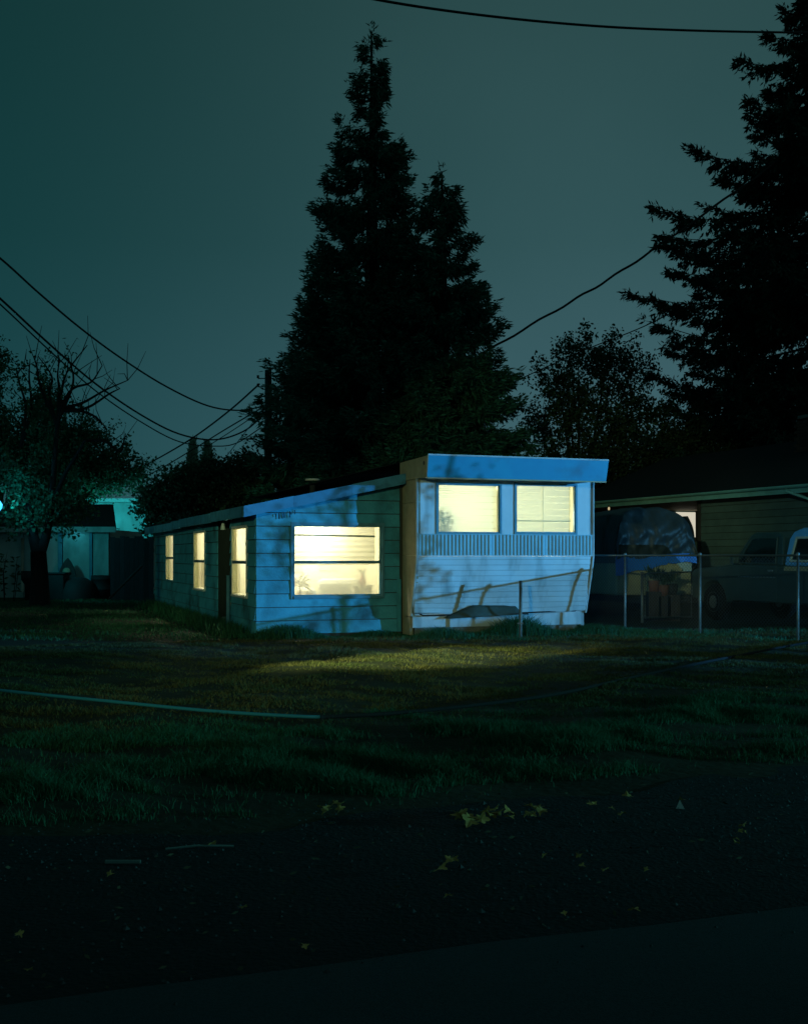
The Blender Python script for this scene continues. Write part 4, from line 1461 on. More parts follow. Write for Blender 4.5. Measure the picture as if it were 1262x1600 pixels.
c1 = clut('pointed_board', 104, 0, 34.3, 'dark pointed oval board standing against the shed wall', 'board')
hb = lz(873, 34.3)
out_ = []
for k in range(17):
    g_ = k / 16
    z = .02 + hb * g_
    out_.append((.29 * math.sin(math.pi * min(1, .18 + .82 * g_)) ** .75, z))
poly = [(-x, z) for x, z in out_] + [(x, z) for x, z in reversed(out_)]
MB().prism([(x, -.03 + z * .1, z) for x, z in poly], [(x, .03 + z * .1, z) for x, z in poly]).build('board', M['wood'], c1)
MB().lathe([(0, 0), (.10, .02), (.12, .05), (0, .05)], (0, 0, 0), 14).build('round_plaque', M['tan_alu'], c1, True)
rp = bpy.data.objects['round_plaque']
rp.rotation_euler = (math.radians(90), 0, 0)
rp.location = (0, .04, hb * .68)
c2 = clut('metal_drum', 160, 0, 34.2, 'dark upright drum at the right end of the shed wall', 'drum')
MB().lathe([(0, 0), (.33, 0), (.33, .28), (.35, .3), (.33, .32), (.33, .58), (.35, .6), (.33, .62), (.33, lz(899, 34.2)), (.30, lz(900, 34.2)), (0, lz(900, 34.2) - .02)], n=20).build('body', M['dark'], c2, True)
c3 = clut('covered_barrow', 121, 0, 33.8, 'dark round-topped heap under a sheet before the shed', 'heap')
MB().lathe([(.58, 0), (.56, .3), (.45, .52), (.25, .64), (0, .68)], n=18).build('cover', M['dark'], c3, True)
c4 = clut('storage_bin', 86, 0, 33.6, 'dark square bin beside the forked tree trunk', 'bin')
MB().box(-.36, .34, -.3, .3, 0, lz(897, 33.6)).build('body', M['dark'], c4, bevel=.03)
MB().box(-.40, .38, -.34, .34, lz(897, 33.6), lz(894.5, 33.6)).build('lid', M['dark'], c4, bevel=.01)
c5 = clut('round_planter', 51, 0, 33.4, 'dark round planter left of the forked tree trunk', 'planter')
MB().lathe([(0, 0), (.22, 0), (.22, .45), (.32, .6), (.33, .85), (.2, lz(903, 33.4)), (0, lz(903, 33.4))], n=16).build('body', M['dark'], c5, True)

# ------------------------------------------------------------------ lamp at the left
LQ = wpt(-8, 790, 28.3)
yl = empty('yard_lamp', (LQ.x, LQ.y, 0), 0, 'cyan glowing yard lamp on a post at the far left edge', 'lamp')
MB().tube([(0, 0, 0), (0, 0, LQ.z - .16)], .045, 8).build('post', M['dark'], yl, True)
MB().lathe([(0, -.16), (.10, -.15), (.17, -.06), (.18, .03), (.12, .12), (0, .16)], (0, 0, LQ.z), 16).build('globe', M['lamp_cyan'], yl, True)
lamp('yard_lamp_light', 'SPOT', (LQ.x, LQ.y + .25, LQ.z), 60, (.03, .52, .80), (LQ.x + 2.2, LQ.y + 4.5, LQ.z + 1.1), .18, 112, .6)
lamp('yard_lamp_front_light', 'SPOT', (LQ.x, LQ.y - .3, LQ.z + .1), 7, (.03, .55, .90), (LQ.x + 2.0, LQ.y - 2.0, LQ.z + 1.2), .18, 90, .5)
lamp('shed_eave_light', 'POINT', (lx(121), Yl - .32, lz(834)), 2.2, (.05, .60, .80), radius=.06)
lamp('shed_fill_light', 'SPOT', (LQ.x - .6, 31.4, LQ.z - .2), 95, (.03, .66, .78), (LQ.x + 3.2, 35, 1.4), .18, 110, .5)  # added spot to brighten the shed wall, no fixture here
lamp('barn_fill_light', 'POINT', (lx(150, 41.5), 41.5, 2.2), 240, (.03, .62, .72), radius=.2)  # added lamp hidden behind the shed, brightens the far wall and trees

# ------------------------------------------------------------------ trees
def kites(B, D, w):
    """narrow leaf shapes from base points B along D with half width w"""
    n = len(B)
    r = RNG.normal(0, 1, (n, 3))
    s = np.cross(D, r)
    s /= np.linalg.norm(s, axis=1, keepdims=True) + 1e-9
    s *= np.asarray(w).reshape(-1, 1) if np.ndim(w) else w
    return np.stack([B, B + .45 * D + s, B + D, B + .45 * D - s], 1).reshape(-1, 3)


def cedar(name, u, Y, table, n_br, label, dens=1.0, seed=1):
    rng = np.random.default_rng(seed)
    sc = Y / F
    v = np.array([r[0] for r in table], float)
    zt = H + (HV - v) * sc
    Lt = np.array([r[1] for r in table]) * sc
    Rt = np.array([r[2] for r in table]) * sc
    top, bot = zt[0], .3
    root = empty(name, ((u - CX) * sc, Y, 0), 0, label, 'tree', 'cedars behind the mobile home')
    zi, Li, Ri = zt[::-1], Lt[::-1], Rt[::-1]
    Bs, Ds, Ws = [], [], []
    trunk = MB()
    trunk.tube([(0, 0, -.2), (0, 0, top * .4), (0.03, 0, top * .8), (0, 0, top - .1)], [.42, .3, .1, .02], 9)
    zz = np.linspace(bot, top - .25, 2000)
    wgt = np.interp(zz, zi, (Li + Ri) / 2) + .35
    cdf = np.cumsum(wgt); cdf /= cdf[-1]
    for k in range(n_br):
        z = zz[min(np.searchsorted(cdf, rng.random()), 1999)]
        az = rng.uniform(0, 2 * np.pi)
        cx_ = np.cos(az)
        Rl, Rr = np.interp(z, zi, Li), np.interp(z, zi, Ri)
        R = Rl + (Rr - Rl) * (cx_ * .5 + .5)
        R = R * (rng.uniform(.80, 1.03) if rng.random() > .10 else rng.uniform(1.0, 1.12)) + .06
        d = np.array([np.cos(az), np.sin(az), 0])
        m = max(4, int(R * 17 * dens))
        f = rng.uniform(.15, 1, m) ** .7
        drop = -.28 * R * f + .30 * R * f ** 3
        P = d * (R * f)[:, None]
        P[:, 2] = z + drop + .10 * R
        P += rng.normal(0, .05 + .05 * R / 3, (m, 3))
        if k % 3 == 0 and R > .5:
            trunk.tube([(0, 0, z + .1 * R), tuple(d * R * .5 + np.array([0, 0, z - .04 * R])), tuple(d * R * .95 + np.array([0, 0, z + .1 * R]))], [.035, .02, .006], 4, cap=False)
        K = 11
        Bk = np.repeat(P, K, 0) + rng.normal(0, .05, (m * K, 3))
        side = np.array([-d[1], d[0], 0])
        spread = rng.normal(0, .75, (m * K, 1))
        tilt = rng.uniform(-1.5, .12, (m * K, 1))
        dd = d[None] * rng.uniform(.35, 1, (m * K, 1)) + side[None] * spread
        dd = np.concatenate([dd[:, :2], tilt], 1)
        dd /= np.linalg.norm(dd, axis=1, keepdims=True)
        ll = rng.uniform(.12, .30, (m * K, 1))
        tipf = np.repeat(f > .86, K)
        dd[tipf, 2] = np.abs(dd[tipf, 2]) * .5 - .1
        Bs.append(Bk); Ds.append(dd * ll); Ws.append(rng.uniform(.013, .034, m * K))
    # leader
    m = 60
    Bk = np.stack([rng.normal(0, .05, m), rng.normal(0, .05, m), rng.uniform(top - 1.0, top + .1, m)], 1)
    dd = np.stack([rng.normal(0, .5, m), rng.normal(0, .5, m), rng.uniform(.1, 1, m)], 1)
    Bs.append(Bk); Ds.append(dd * .2); Ws.append(np.full(m, .02))
    V = kites(np.concatenate(Bs), np.concatenate(Ds), np.concatenate(Ws))
    trunk.build('trunk', M['bark'], root, True)
    arr_mesh('crown', V, 4, M['cedar'], root)
    return root


cedar('cedar_tree', 580, 35.5, [(42, 0, 0), (70, 12, 12), (95, 30, 24), (120, 22, 22), (150, 30, 27), (185, 20, 22), (207, 62, 27), (240, 58, 56), (290, 78, 62),
                             (340, 84, 60), (370, 78, 70), (400, 102, 90), (440, 100, 100), (500, 124, 120), (560, 136, 130), (620, 172, 150), (680, 184, 160), (740, 194, 170), (868, 205, 180)],
      800, 'tallest dark cedar with spire top directly behind the mobile home', dens=.95, seed=3)
cedar('cedar_tree', 690, 33.5, [(262, 0, 0), (280, 9, 8), (305, 28, 24), (325, 24, 22), (345, 46, 36), (370, 46, 42), (405, 62, 56), (440, 62, 58), (470, 74, 78), (520, 85, 92), (580, 98, 112),
                             (640, 110, 124), (700, 120, 138), (740, 128, 150), (868, 135, 160)],
      560, 'shorter broad cedar on the right of the tall spire', dens=.95, seed=8)


def spruce():
    rng = np.random.default_rng(5)
    Y, u = 39.0, 1330
    sc = Y / F
    root = empty('spruce_tree', ((u - CX) * sc, Y, 0), 0, 'huge ragged spruce with layered boughs at the right edge', 'tree')
    tr = MB()
    top = H + (HV + 190) * sc
    tr.tube([(0, 0, -.2), (.05, 0, 5), (0, 0, 11), (0, 0, top)], [.45, .36, .22, .02], 10)
    Bs, Ds, Ws = [], [], []
    tips = [(-60, 1232), (5, 1228), (45, 1205), (85, 1158), (120, 1215), (165, 1163), (205, 1185), (250, 1062), (290, 1110), (325, 1024), (372, 1027), (410, 1080), (447, 984), (480, 1050), (516, 984), (550, 1035), (590, 1015), (640, 1035), (690, 1010), (730, 1030)]
    specs = []
    for (v, ut) in tips:
        specs.append((H + (HV - v) * sc, math.pi + rng.uniform(-.25, .25), (u - ut) * sc))
        specs.append((H + (HV - v - rng.uniform(-15, 15)) * sc, math.pi + rng.uniform(.5, .9) * rng.choice([-1, 1]), (u - ut) * sc * 1.0))
    for k in range(230):
        z = rng.uniform(1.6, top - .5)
        R = np.interp(z, [1.5, 5, 11, 15, 19, top], [6.2, 6.8, 6.3, 5.1, 2.7, .3])
        specs.append((z, rng.uniform(0, 6.283), R * rng.uniform(.55, .92)))
    for (zt_, az, R) in specs:
        d = np.array([np.cos(az), np.sin(az), 0])
        sd = np.array([-d[1], d[0], 0])
        z0 = zt_ + .10 * R
        path = lambda f: np.array([0, 0, z0]) + d * R * f + np.array([0, 0, R * (-.36 * f + .26 * f ** 3)])
        tr.tube([tuple(path(f)) for f in (0, .25, .5, .75, 1)], [.06, .045, .03, .018, .006], 4, cap=False)
        m = int(10 * R) + 4
        for q in range(m):
            f = rng.uniform(.16, 1.0) ** .8
            p = path(f)
            sg = rng.choice([-1, 1])
            tl = (.22 * R * (1.05 - f) + .22) * rng.uniform(.6, 1.2)
            ang = rng.uniform(.5, 1.1)
            td = d * math.cos(ang) + sd * sg * math.sin(ang)
            hang = rng.uniform(-.85, 0)
            if f > .85: hang = rng.uniform(-.1, .5)
            td = td + np.array([0, 0, hang])
            td /= np.linalg.norm(td)
            K = int(11 + 26 * tl)
            ff = rng.uniform(0, 1, K)
            B = p + td * (tl * ff)[:, None] + rng.normal(0, .04, (K, 3))
            B[:, 2] -= .12 * tl * ff ** 2
            D = td + rng.normal(0, .55, (K, 3))
            D[:, 2] -= .3
            D /= np.linalg.norm(D, axis=1, keepdims=True)
            Bs.append(B); Ds.append(D * rng.uniform(.14, .28, (K, 1))); Ws.append(rng.uniform(.022, .046, K))
    V = kites(np.concatenate(Bs), np.concatenate(Ds), np.concatenate(Ws))
    tr.build('trunk', M['bark'], root, True)
    arr_mesh('crown', V, 4, M['spruce'], root)


spruce()


def leafy_tree(name, u, Y, blobs, label, m, trunk_r=.16, n_leaf=9000, size=.09, seed=0, group=None, twigs=True):
    """blobs: (u, v, radius_px_x, radius_px_y) clumps of leaves carried by limbs"""
    rng = np.random.default_rng(seed)
    sc = Y / F
    root = empty(name, ((u - CX) * sc, Y, 0), 0, label, 'tree', group)
    tr = MB()
    zmin = min(H + (HV - b[1] - b[3]) * sc for b in blobs)
    fork = max(.5, min(2.5, zmin + .3))
    tr.tube([(0, 0, -.1), (.04, 0, fork * .5), (0, 0, fork)], [trunk_r * 1.2, trunk_r, trunk_r * .85], 8)
    area = np.array([b[2] * b[3] for b in blobs], float)
    area /= area.sum()
    Bs, Ds, Ws = [], [], []
    for b, fr in zip(blobs, area):
        c = np.array([(b[0] - u) * sc, rng.uniform(-.3, .3) * b[2] * sc, H + (HV - b[1]) * sc])
        rx, rz = b[2] * sc, b[3] * sc
        tr.tube([(0, 0, fork * .9), tuple(c * np.array([.45, .45, 0]) + np.array([0, 0, fork + (c[2] - fork) * .45])), tuple(c)], [trunk_r * .5, trunk_r * .3, .015], 5, cap=False)
        n = int(n_leaf * fr)
        nc = max(8, n // 34)
        cc = np.clip(rng.normal(0, .62, (nc, 3)), -1.5, 1.5)
        cc = c + cc * np.array([rx, (rx + rz) * .5, rz])
        if twigs:
            for q in cc[::3]:
                tr.tube([tuple(c), tuple((c + q) / 2 + rng.normal(0, .05, 3)), tuple(q)], [.018, .012, .005], 3, cap=False)
        idx = rng.integers(0, nc, n)
        B = cc[idx] + rng.normal(0, .13, (n, 3))
        D = rng.normal(0, 1, (n, 3))
        D /= np.linalg.norm(D, axis=1, keepdims=True)
        Bs.append(B); Ds.append(D * size * rng.uniform(.7, 1.5, (n, 1))); Ws.append(size * rng.uniform(.25, .5, n))
    V = kites(np.concatenate(Bs), np.concatenate(Ds), np.concatenate(Ws))
    tr.build('trunk', M['bark'], root, True)
    arr_mesh('crown', V, 4, m, root)
    return root


leafy_tree('alder_tree', 905, 40, [(870, 590, 32, 38), (905, 565, 38, 36), (950, 560, 40, 34), (985, 585, 36, 44), (850, 650, 30, 46), (890, 640, 42, 46), (940, 640, 48, 50), (985, 655, 44, 50),
                                  (865, 710, 40, 40), (920, 715, 50, 44), (975, 720, 50, 40), (1030, 700, 50, 60), (1090, 700, 60, 60), (1150, 690, 60, 60), (1215, 700, 60, 60)],
           'loose leafy tree between the cedars and the spruce', M['leaf'], .2, 34000, .11, 2)
leafy_tree('maple_tree', 1080, 46, [(1040, 720, 60, 60), (1110, 690, 60, 70), (1170, 700, 70, 70), (1230, 690, 60, 80), (960, 745, 60, 40), (900, 755, 60, 30), (1000, 770, 60, 30)],
           'dark rounded tree massed behind the neighbouring roof', M['spruce'], .25, 26000, .16, 12)
leafy_tree('birch_tree', -5, 40, [(-10, 560, 18, 40), (-20, 620, 30, 50), (0, 690, 34, 50), (10, 740, 30, 40), (-40, 700, 50, 80)], 'leafy tree cut by the left edge of the picture', M['leaf_lit'], .2, 15000, .10, 3)
leafy_tree('plum_tree', 90, 41, [(70, 640, 20, 34), (60, 700, 34, 44), (95, 710, 34, 40), (120, 690, 26, 36), (150, 720, 34, 40), (175, 738, 26, 26), (205, 742, 20, 20), (110, 755, 40, 16), (60, 765, 40, 24)],
           'rounded green trees massed behind the forked tree on the left', M['leaf_lit'], .22, 30000, .10, 4)
# hedge shrubs above the back of the lean-to
for k, (u, Y, bl, lb) in enumerate((
        (262, 33.5, [(240, 790, 14, 20), (262, 772, 22, 22), (285, 760, 20, 18), (258, 812, 20, 24)], 'dense shrub rising over the back end of the lean-to'),
        (318, 34.5, [(305, 752, 26, 24), (335, 748, 28, 26), (320, 780, 40, 30)], 'dark shrub in the middle of the row behind the lean-to roof'),
        (372, 35.0, [(362, 745, 20, 20), (385, 750, 22, 28), (370, 775, 40, 28)], 'dark shrub nearest the cedar in the row behind the lean-to roof'))):
    leafy_tree('shrub', u, Y, bl, lb, M['leaf'], .10, 9000, .10, 20 + k, 'shrubs behind the lean-to')


def poplar(u, v_top, w_px, Y, lb, seed):
    rng = np.random.default_rng(seed)
    sc = Y / F
    root = empty('poplar_tree', ((u - CX) * sc, Y, 0), 0, lb, 'tree', 'distant poplars')
    top = H + (HV - v_top) * sc
    MB().tube([(0, 0, 0), (0, 0, top * .5), (0, 0, top)], [.3, .2, .02], 6).build('trunk', M['bark'], root)
    n = 5000
    z = rng.uniform(.8, top, n)
    R = w_px * sc * np.interp(z / top, [0, .3, .6, .85, 1], [.8, 1, .9, .5, .05])
    az = rng.uniform(0, 6.283, n)
    r = R * rng.uniform(.2, 1.05, n) ** .6
    B = np.stack([r * np.cos(az), r * np.sin(az), z], 1)
    D = np.stack([np.cos(az) * .3, np.sin(az) * .3, np.ones(n)], 1) + rng.normal(0, .4, (n, 3))
    arr_mesh('crown', kites(B, D * .28, rng.uniform(.04, .09, n)), 4, M['poplar'], root)


poplar(301, 692, 13, 75, 'narrower of two distant poplars over the shrubs', 1)
poplar(324, 694, 15, 78, 'wider of two distant poplars over the shrubs', 2)


# forked fruit tree with bare upper branches
def fruit_tree():
    rng = np.random.default_rng(21)
    Y = 30.0
    sc = Y / F
    u0 = 62
    root = empty('fruit_tree', ((u0 - CX) * sc, Y, 0), 0, 'forked fruit tree with bare upper branches and sparse leaves below', 'tree')
    P = lambda u, v, y=0: Vector(((u - u0) * sc, y, H + (HV - v) * sc))
    tr, br = MB(), MB()
    tr.tube([P(62, 950), P(62, 905), P(60, 862)], [.27, .22, .20], 10)
    tr.tube([P(60, 868), P(52, 838), P(42, 800, .2), P(35, 750, .3), P(38, 700, .3)], [.17, .14, .10, .07, .05], 8)
    tr.tube([P(62, 868), P(72, 838), P(84, 790, -.2), P(90, 730, -.3), P(95, 670, -.3), P(100, 640, -.3)], [.15, .12, .09, .07, .055, .045], 8)
    tr.tube([P(84, 790, -.2), P(110, 740, -.4), P(140, 690, -.4)], [.07, .05, .03], 6)
    ends = []
    mains = [((95, 670), [(80, 620), (82, 590), (62, 556)]), ((98, 650), [(100, 610), (110, 580), (136, 540)]), ((100, 640), [(130, 632), (165, 612), (205, 596)]),
             ((100, 645), [(140, 640), (175, 618), (190, 610)]), ((96, 660), [(95, 610), (90, 585), (92, 560)]), ((100, 640), [(120, 610), (145, 600), (162, 574)]),
             ((100, 636), [(150, 650), (170, 672)]), ((38, 700), [(42, 640), (36, 600), (30, 575)]), ((38, 700), [(50, 640), (46, 590), (44, 560)]),
             ((140, 690), [(165, 690), (188, 705), (196, 676)]), ((98, 655), [(118, 600), (112, 560)]), ((95, 665), [(70, 610), (64, 575), (58, 560)])]
    for st, pts in mains:
        yy = rng.uniform(-.5, .5)
        line = [P(*st, -.3)] + [P(a + rng.uniform(-3, 3), b, -.3 + yy * (i + 1) / len(pts)) for i, (a, b) in enumerate(pts)]
        line = smooth_path(line, 14)
        n = len(line)
        br.tube(line, [.042 * (1 - i / n) + .009 for i in range(n)], 5, cap=False)
        for k in range(6):
            i = int(rng.integers(n // 4, n))
            b = line[i]
            d = Vector((rng.normal(.1, .6), rng.normal(0, .4), rng.uniform(.3, 1.1))).normalized() * rng.uniform(.3, .95)
            mid = b + d * .5 + Vector((rng.normal(0, .06), 0, rng.normal(0, .05)))
            br.tube([b, mid, b + d], [.014, .011, .006], 3, cap=False)
            ends += [b + d * .4, b + d * .8]
    tr.build('trunk', M['bark'], root, True)
    br.build('branches', M['bark'], root)
    # sparse leaves
    Bs = []
    for e_ in ends:
        if rng.random() < .35 and e_.x < 1.0:
            Bs.append(np.array(e_)[None] + rng.normal(0, .14, (int(rng.integers(3, 14)), 3)))
    blobs = [(40, 760, 40, 40, 900), (75, 780, 45, 40, 1200), (30, 810, 40, 25, 600), (95, 790, 35, 30, 700), (70, 640, 18, 40, 500), (60, 720, 40, 40, 700), (30, 600, 12, 30, 90), (110, 800, 25, 20, 300)]
    for (u, v, ru, rv, n) in blobs:
        c = np.array(P(u, v))
        nc = max(6, n // 22)
        cc = c + rng.normal(0, .6, (nc, 3)) * np.array([ru * sc, ru * sc * 1.2, rv * sc])
        Bs.append(cc[rng.integers(0, nc, n)] + rng.normal(0, .12, (n, 3)))
    B = np.concatenate(Bs)
    n = len(B)
    D = rng.normal(0, 1, (n, 3))
    D /= np.linalg.norm(D, axis=1, keepdims=True)
    arr_mesh('leaves', kites(B, D * rng.uniform(.07, .14, (n, 1)), rng.uniform(.025, .05, n)), 4, M['leaf_lit'], root)


fruit_tree()


def roadside_tree():
    rng = np.random.default_rng(77)
    root = empty('young_tree', (14.0, 12.15, 0), 0, 'sparse young street tree on the right beyond the fence', 'tree')
    tr = MB()
    tr.tube([(0, 0, -.1), (.03, -.02, 1.2), (0, .02, 3.6)], [.05, .04, .015], 7)
    Bs = []
    for k in range(26):
        y, z = rng.uniform(-.62, .30), rng.uniform(1.85, 3.2)
        tr.tube([(0, 0, z - .35), (rng.uniform(-.1, .1), y * .5, z - .12), (rng.uniform(-.2, .2), y, z)], [.014, .009, .004], 4, cap=False)
        Bs.append(np.array([0, y, z]) + rng.normal(0, .07, (22, 3)) * np.array([2.5, 1, 1]))
    B = np.concatenate(Bs)
    D = rng.normal(0, 1, (len(B), 3))
    D /= np.linalg.norm(D, axis=1, keepdims=True)
    tr.build('trunk', M['bark'], root, True)
    arr_mesh('crown', kites(B, D * .07, np.full(len(B), .022)), 4, M['leaf'], root)
    r2 = empty('added_shade_shrub', (14.0, 11.0, 0), 0, 'added unseen shrub shaped to shade the lower corner of the lean-to', 'shrub')  # unseen, added to cast shade low on the lean-to front
    n = 7000
    d = rng.normal(0, 1, (n, 3))
    d /= np.linalg.norm(d, axis=1, keepdims=True)
    d[:, 2] = np.abs(d[:, 2])
    r = rng.uniform(.5, 1, (n, 1)) ** .5
    B = d * r * np.array([.7, .72, 2.05])
    D = rng.normal(0, 1, (n, 3)) * .06
    MB().tube([(0, 0, -.1), (.02, 0, .9), (0, 0, 1.5)], [.05, .04, .02], 6).build('trunk', M['bark'], r2)
    arr_mesh('crown', kites(B, D, np.full(n, .025)), 4, M['leaf'], r2)


roadside_tree()
# tall weed plant at the far left by the shed
wp = wpt(12, 868, 32.5)
wr = empty('tall_weed', (wp.x, wp.y, 0), 0, 'tall straggly plant in front of the shed at the left edge', 'plant')
stm, lv = MB(), []
for k in range(6):
    dx = random.uniform(-.25, .25)
    hgt = random.uniform(.8, 1.45)
    stm.tube([(dx, 0, 0), (dx * 1.4, 0, hgt * .6), (dx * 1.2 + .08, 0, hgt)], [.012, .01, .005], 4)
    for i in range(16):
        b0 = Vector((dx * 1.3, 0, hgt * (.2 + .8 * random.random())))
        d_ = Vector((random.gauss(0, 1), random.gauss(0, 1), random.gauss(.2, .5))).normalized() * .16
        s_ = Vector((0, random.gauss(0, 1), 1)).normalized() * .035
        lv += [b0, b0 + d_ * .5 + s_, b0 + d_, b0 + d_ * .5 - s_]
stm.build('stem', M['bark'], wr)
arr_mesh('leaves', np.array([tuple(p) for p in lv]), 4, M['leaf'], wr)

# far treeline
rng = np.random.default_rng(31)
n = 22000
th = rng.uniform(-1.0, 1.0, n)
Rr = rng.uniform(88, 100, n)
hgt = 3.2 + 2.2 * np.sin(th * 17) + 1.5 * np.sin(th * 41 + 1)
B = np.stack([np.sin(th) * Rr, np.cos(th) * Rr, rng.uniform(0, 1, n) ** .8 * np.clip(hgt, 1.5, 7)], 1)
D = rng.normal(0, 1, (n, 3)) * .5
tag(arr_mesh('distant_trees', kites(B, D, .25), 4, M['leaf']), 'low dark line of far trees along the horizon', 'trees', kind='stuff')

# ------------------------------------------------------------------ utility pole and cables
pp_ = wpt(419, 578, 40)
up = empty('utility_pole', (pp_.x, pp_.y, 0), 0, 'weathered utility pole standing against the left edge of the cedars', 'utility pole')
MB().tube([(0, 0, -.2), (0, 0, pp_.z)], [.17, .12], 10).build('shaft', M['wood'], up, True)
for v in (592, 605, 630):
    z = H + (HV - v) / F * 40
    b = MB().tube([(-.1, -.12, z), (-.34, -.12, z)], .02, 6).build('bracket', M['galv'], up)
    MB().lathe([(0, 0), (.05, .02), (.035, .06), (.05, .1), (0, .12)], (-.34, -.12, z), 8).build('insulator', M['dark'], b, True)


def cable(pts, r, label, m='cable', wob=0):
    pl_ = smooth_path([wpt(u, v, Y) for u, v, Y in pts], 48)
    if wob:
        pl_ = [p + Vector((0, 0, wob * math.sin(i * 1.1))) for i, p in enumerate(pl_)]
    tag(MB().tube(pl_, r, 6).build('power_cable', M[m], None, True), label, 'cable', 'overhead cables')


cable([(420, -40, 17), (590, -1, 18), (760, 24, 19), (930, 40, 20), (1080, 47, 21), (1230, 50, 22.5), (1330, 50, 24)], .021, 'cable crossing the top of the sky above the cedars')
cable([(690, 592, 34.2), (778, 538, 34), (880, 478, 34), (960, 430, 34), (1060, 362, 34), (1200, 262, 36), (1310, 180, 38)], .036, 'thick twisted cable rising from the cedars to the spruce', wob=.025)
cable([(700, 645, 36), (795, 600, 35.5), (910, 548, 34), (1020, 503, 33), (1150, 430, 32), (1290, 340, 31)], .016, 'thin cable running below the thick twisted cable')
cable([(-60, 360, 26), (0, 403, 27), (60, 457, 29), (125, 512, 31), (190, 560, 33), (260, 604, 35), (325, 634, 37), (375, 641, 38.5), (413, 634, 40)], .026, 'single upper cable sagging from the left edge to the pole')
cable([(-60, 415, 26), (0, 466, 27), (80, 540, 29.5), (150, 600, 32), (220, 648, 34.5), (280, 678, 36.5), (335, 687, 38), (380, 674, 39), (410, 650, 40)], .027, 'upper of the paired cables sagging lowest to the pole')
cable([(-60, 424, 26), (0, 475, 27), (80, 550, 29.5), (150, 611, 32), (220, 659, 34.5), (280, 690, 36.5), (335, 697, 38), (370, 692, 39), (408, 668, 40)], .019, 'lower of the paired cables sagging lowest to the pole')
cable([(200, 740, 62), (225, 728, 58), (270, 703, 52), (310, 678, 47), (360, 640, 43), (405, 600, 40)], .032, 'thick cable climbing from the distant trees to the pole top')
cable([(205, 752, 62), (240, 738, 56), (300, 703, 48), (350, 672, 43), (411, 636, 40)], .024, 'second cable climbing from the distant trees below the thick one')
cable([(220, 756, 62), (260, 738, 54), (320, 700, 46), (370, 668, 42), (411, 640, 40)], .016, 'thin cable climbing lowest from the distant trees')
cable([(335, 738, 36), (352, 715, 37), (395, 660, 39), (413, 636, 40)], .014, 'steep pale guy wire below the pole', 'hose')

# ------------------------------------------------------------------ verge litter
def maple_leaf(m_, sz, nm, parent, loc, rz, tilt):
    pts = []
    lob = [(0, 1.0), (.62, .78), (1.25, .62), (2.0, .34)]
    for k in range(20):
        g_ = 2 * math.pi * k / 20
        r = .55 + .45 * abs(math.cos(2.5 * (g_ - math.pi / 2))) ** 1.6
        if abs(g_ - 1.5 * math.pi) < .5: r *= .5
        pts.append((r * math.cos(g_) * sz, r * math.sin(g_) * sz, .38 * sz * math.sin(2 * g_ + rz) * r * r))
    mb = MB()
    mb.add([(0, 0, .05 * sz)] + pts, [(0, k + 1, (k + 1) % 20 + 1) for k in range(20)])
    mb.tube([(0, -.3 * sz, 0), (.05 * sz, -1.1 * sz, .1 * sz)], .03 * sz, 3, cap=False)
    o = mb.build(nm, m_, parent)
    o.location = loc
    o.rotation_euler = (tilt[0], tilt[1], rz)
    return o


for (u, v, n_l, sp_, sz, lb) in ((732, 1293, 7, .045, .046, 'biggest clump of curled yellow leaves on the dark verge'),
                                 (785, 1285, 13, .11, .034, 'wide scatter of dry leaves and grass right of the biggest clump'),
                                 (695, 1366, 4, .05, .028, 'flat pair of dry leaves alone in mid verge'),
                                 (525, 1276, 6, .05, .030, 'dry leaf clump at the grass edge left of centre'),
                                 (1170, 1321, 5, .10, .022, 'thin dry leaves on the verge near the right edge'),
                                 (930, 1270, 4, .10, .022, 'few small leaves at the grass edge right of centre')):
    c_ = gpt(u, v)
    lr = empty('leaf_clump', (c_.x, c_.y, .012), random.uniform(0, 6), lb, 'leaves', 'clumps of dry leaves on the verge')
    for k in range(n_l):
        maple_leaf(M['dry_leaf'], sz * random.uniform(.7, 1.2), 'leaf', lr, (random.gauss(0, sp_), random.gauss(0, sp_ * .6), random.uniform(.02, .05)), random.uniform(0, 6.28),
                   (random.uniform(-.5, .7), random.uniform(-.5, .5)))
for (u, v, sz) in ((980, 1252, .03), (850, 1348, .016), (905, 1347, .02), (908, 1364, .018), (945, 1370, .018), (990, 1434, .025), (1065, 1258, .02), (380, 1430, .018), (476, 1492, .016), (30, 1473, .018),
                   (172, 1377, .018), (45, 1530, .016), (1010, 1370, .014), (700, 1412, .02), (880, 1440, .014), (330, 1330, .03)):
    c_ = gpt(u, v)
    o_ = maple_leaf(M['dry_leaf'], sz, 'fallen_leaf', None, (c_.x, c_.y, .03), random.uniform(0, 6), (random.uniform(-.6, .6), random.uniform(-.4, .4)))
    tag(o_, 'small single dry leaf lying on the dark verge', 'leaf', 'single leaves scattered on the verge')
c_ = gpt(192, 1354)
st = MB().box(-.075, .075, -.008, .008, .012, .026).build('wood_strip', M['stick'], None, bevel=.003)
st.location = (c_.x, c_.y, 0)
tag(st, 'short pale wooden strip lying on the verge at the left', 'stick')
c_ = gpt(310, 1332)
st = MB().tube([(-.14, -.02, .02), (0, 0, .03), (.15, .03, .02)], .005, 5).build('twig', M['stick'])
st.location = c_
tag(st, 'thin pale twig on the verge above the wooden strip', 'twig')
c_ = gpt(1062, 1267)
st = MB().add([(-.02, 0, .01), (.022, -.006, .01), (.016, .012, .012), (-.012, .014, .012), (0, .004, .055)], [(0, 1, 4), (1, 2, 4), (2, 3, 4), (3, 0, 4)]).build('paper_scrap', M['white_frame'])
st.location = c_
tag(st, 'crumpled white paper scrap at the grass edge on the right', 'paper')

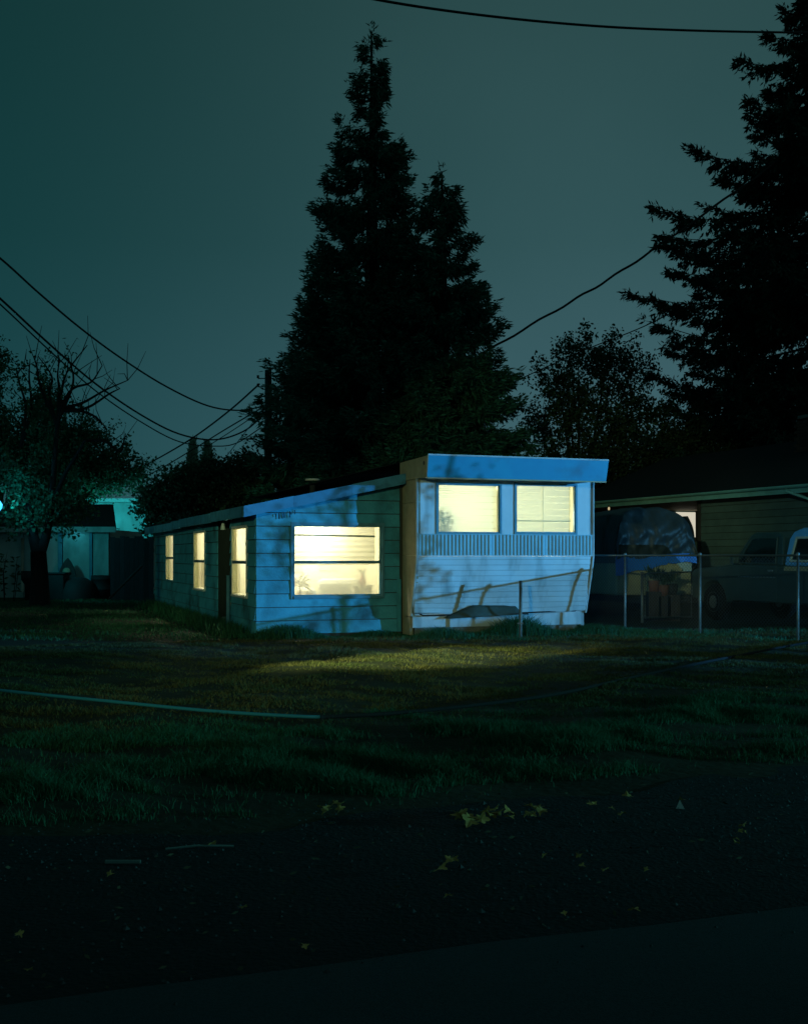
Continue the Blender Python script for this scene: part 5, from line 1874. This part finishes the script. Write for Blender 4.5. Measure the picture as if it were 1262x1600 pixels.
# gravel and litter as real bits
n = 9000
s_ = RNG.uniform(-6, 9, n)
t_ = T_ROAD - .05 - np.abs(RNG.normal(0, .12, n)) + RNG.uniform(0, 1, n) ** .8 * (T_GRASS + .2 - T_ROAD)
p_ = O[None] + AX[None] * s_[:, None] + BX[None] * t_[:, None]
keep = (np.abs(p_[:, 0]) < p_[:, 1] * .38 + .4) & (p_[:, 1] > 2.6) & (RNG.random(n) < np.clip(.45 + .6 * fbm(p_[:, 0], p_[:, 1], 2.6, 7), .1, 1))
p_ = p_[keep]
n = len(p_)
r_ = RNG.uniform(.003, .009, n) * np.where(RNG.random(n) > .97, 1.8, 1)
Cc = np.concatenate([p_, np.full((n, 1), .0125)], 1)
oct_ = np.array([[1, 0, 0], [0, 1, 0], [-1, 0, 0], [0, -1, 0]], float)
apex = np.array([0, 0, .9])
tri = []
for k in range(4):
    a_, b_ = oct_[k], oct_[(k + 1) % 4]
    j1 = RNG.uniform(.6, 1.3, (n, 1))
    tri.append(np.stack([Cc + a_ * r_[:, None], Cc + b_ * r_[:, None], Cc + apex * r_[:, None]], 1))
V = np.stack(tri, 1).reshape(-1, 3)
tag(arr_mesh('gravel', V, 3, M['gravel']), 'fine dark gravel strewn over the verge', 'gravel', kind='stuff')
n = 900
s_ = RNG.uniform(-5, 8, n)
t_ = RNG.uniform(T_ROAD, T_GRASS + .2, n)
p_ = O[None] + AX[None] * s_[:, None] + BX[None] * t_[:, None]
B = np.concatenate([p_, np.full((n, 1), .014)], 1)
a_ = RNG.uniform(0, 6.28, n)
D = np.stack([np.cos(a_), np.sin(a_), RNG.uniform(-.1, .3, n)], 1) * RNG.uniform(.012, .05, (n, 1))
tag(arr_mesh('leaf_litter', kites(B, D, RNG.uniform(.002, .008, n)), 4, M['litter']), 'tiny bits of dry straw and leaf over the verge', 'litter', kind='stuff')

# ------------------------------------------------------------------ the street lamps that light the scene, the near one added
def street_lamp(pos, target, label):
    d = (Vector(target) - Vector(pos)); d.z = 0; d.normalize()
    r = empty('street_lamp', (pos[0] - d.x * 1.2, pos[1] - d.y * 1.2, 0), math.atan2(d.y, d.x), label, 'street lamp', 'street lamps along the road')
    MB().tube([(0, 0, 0), (0, 0, pos[2] * .6), (0, 0, pos[2] + .25)], [.10, .085, .06], 10).build('pole', M['galv'], r, True)
    MB().tube([(0, 0, pos[2] + .2), (.5, 0, pos[2] + .4), (1.0, 0, pos[2] + .32)], .03, 8).build('arm', M['galv'], r, True)
    MB().lathe([(0, .30), (.10, .28), (.17, .20), (.18, .16)], (1.1, 0, pos[2]), 14).build('lamp_shade', M['dark'], r, True)


street_lamp(NEAR_POS, (1.6, 13.6, 0), 'added hooded lamp left of the lawn that makes its light pool')
street_lamp(KEY_POS, (1.2, 18.6, 0), 'street lamp with dark hood far down the road to the right')
street_lamp(FILL_POS, (0, 20, 0), 'street lamp with dark hood far down the road to the left')
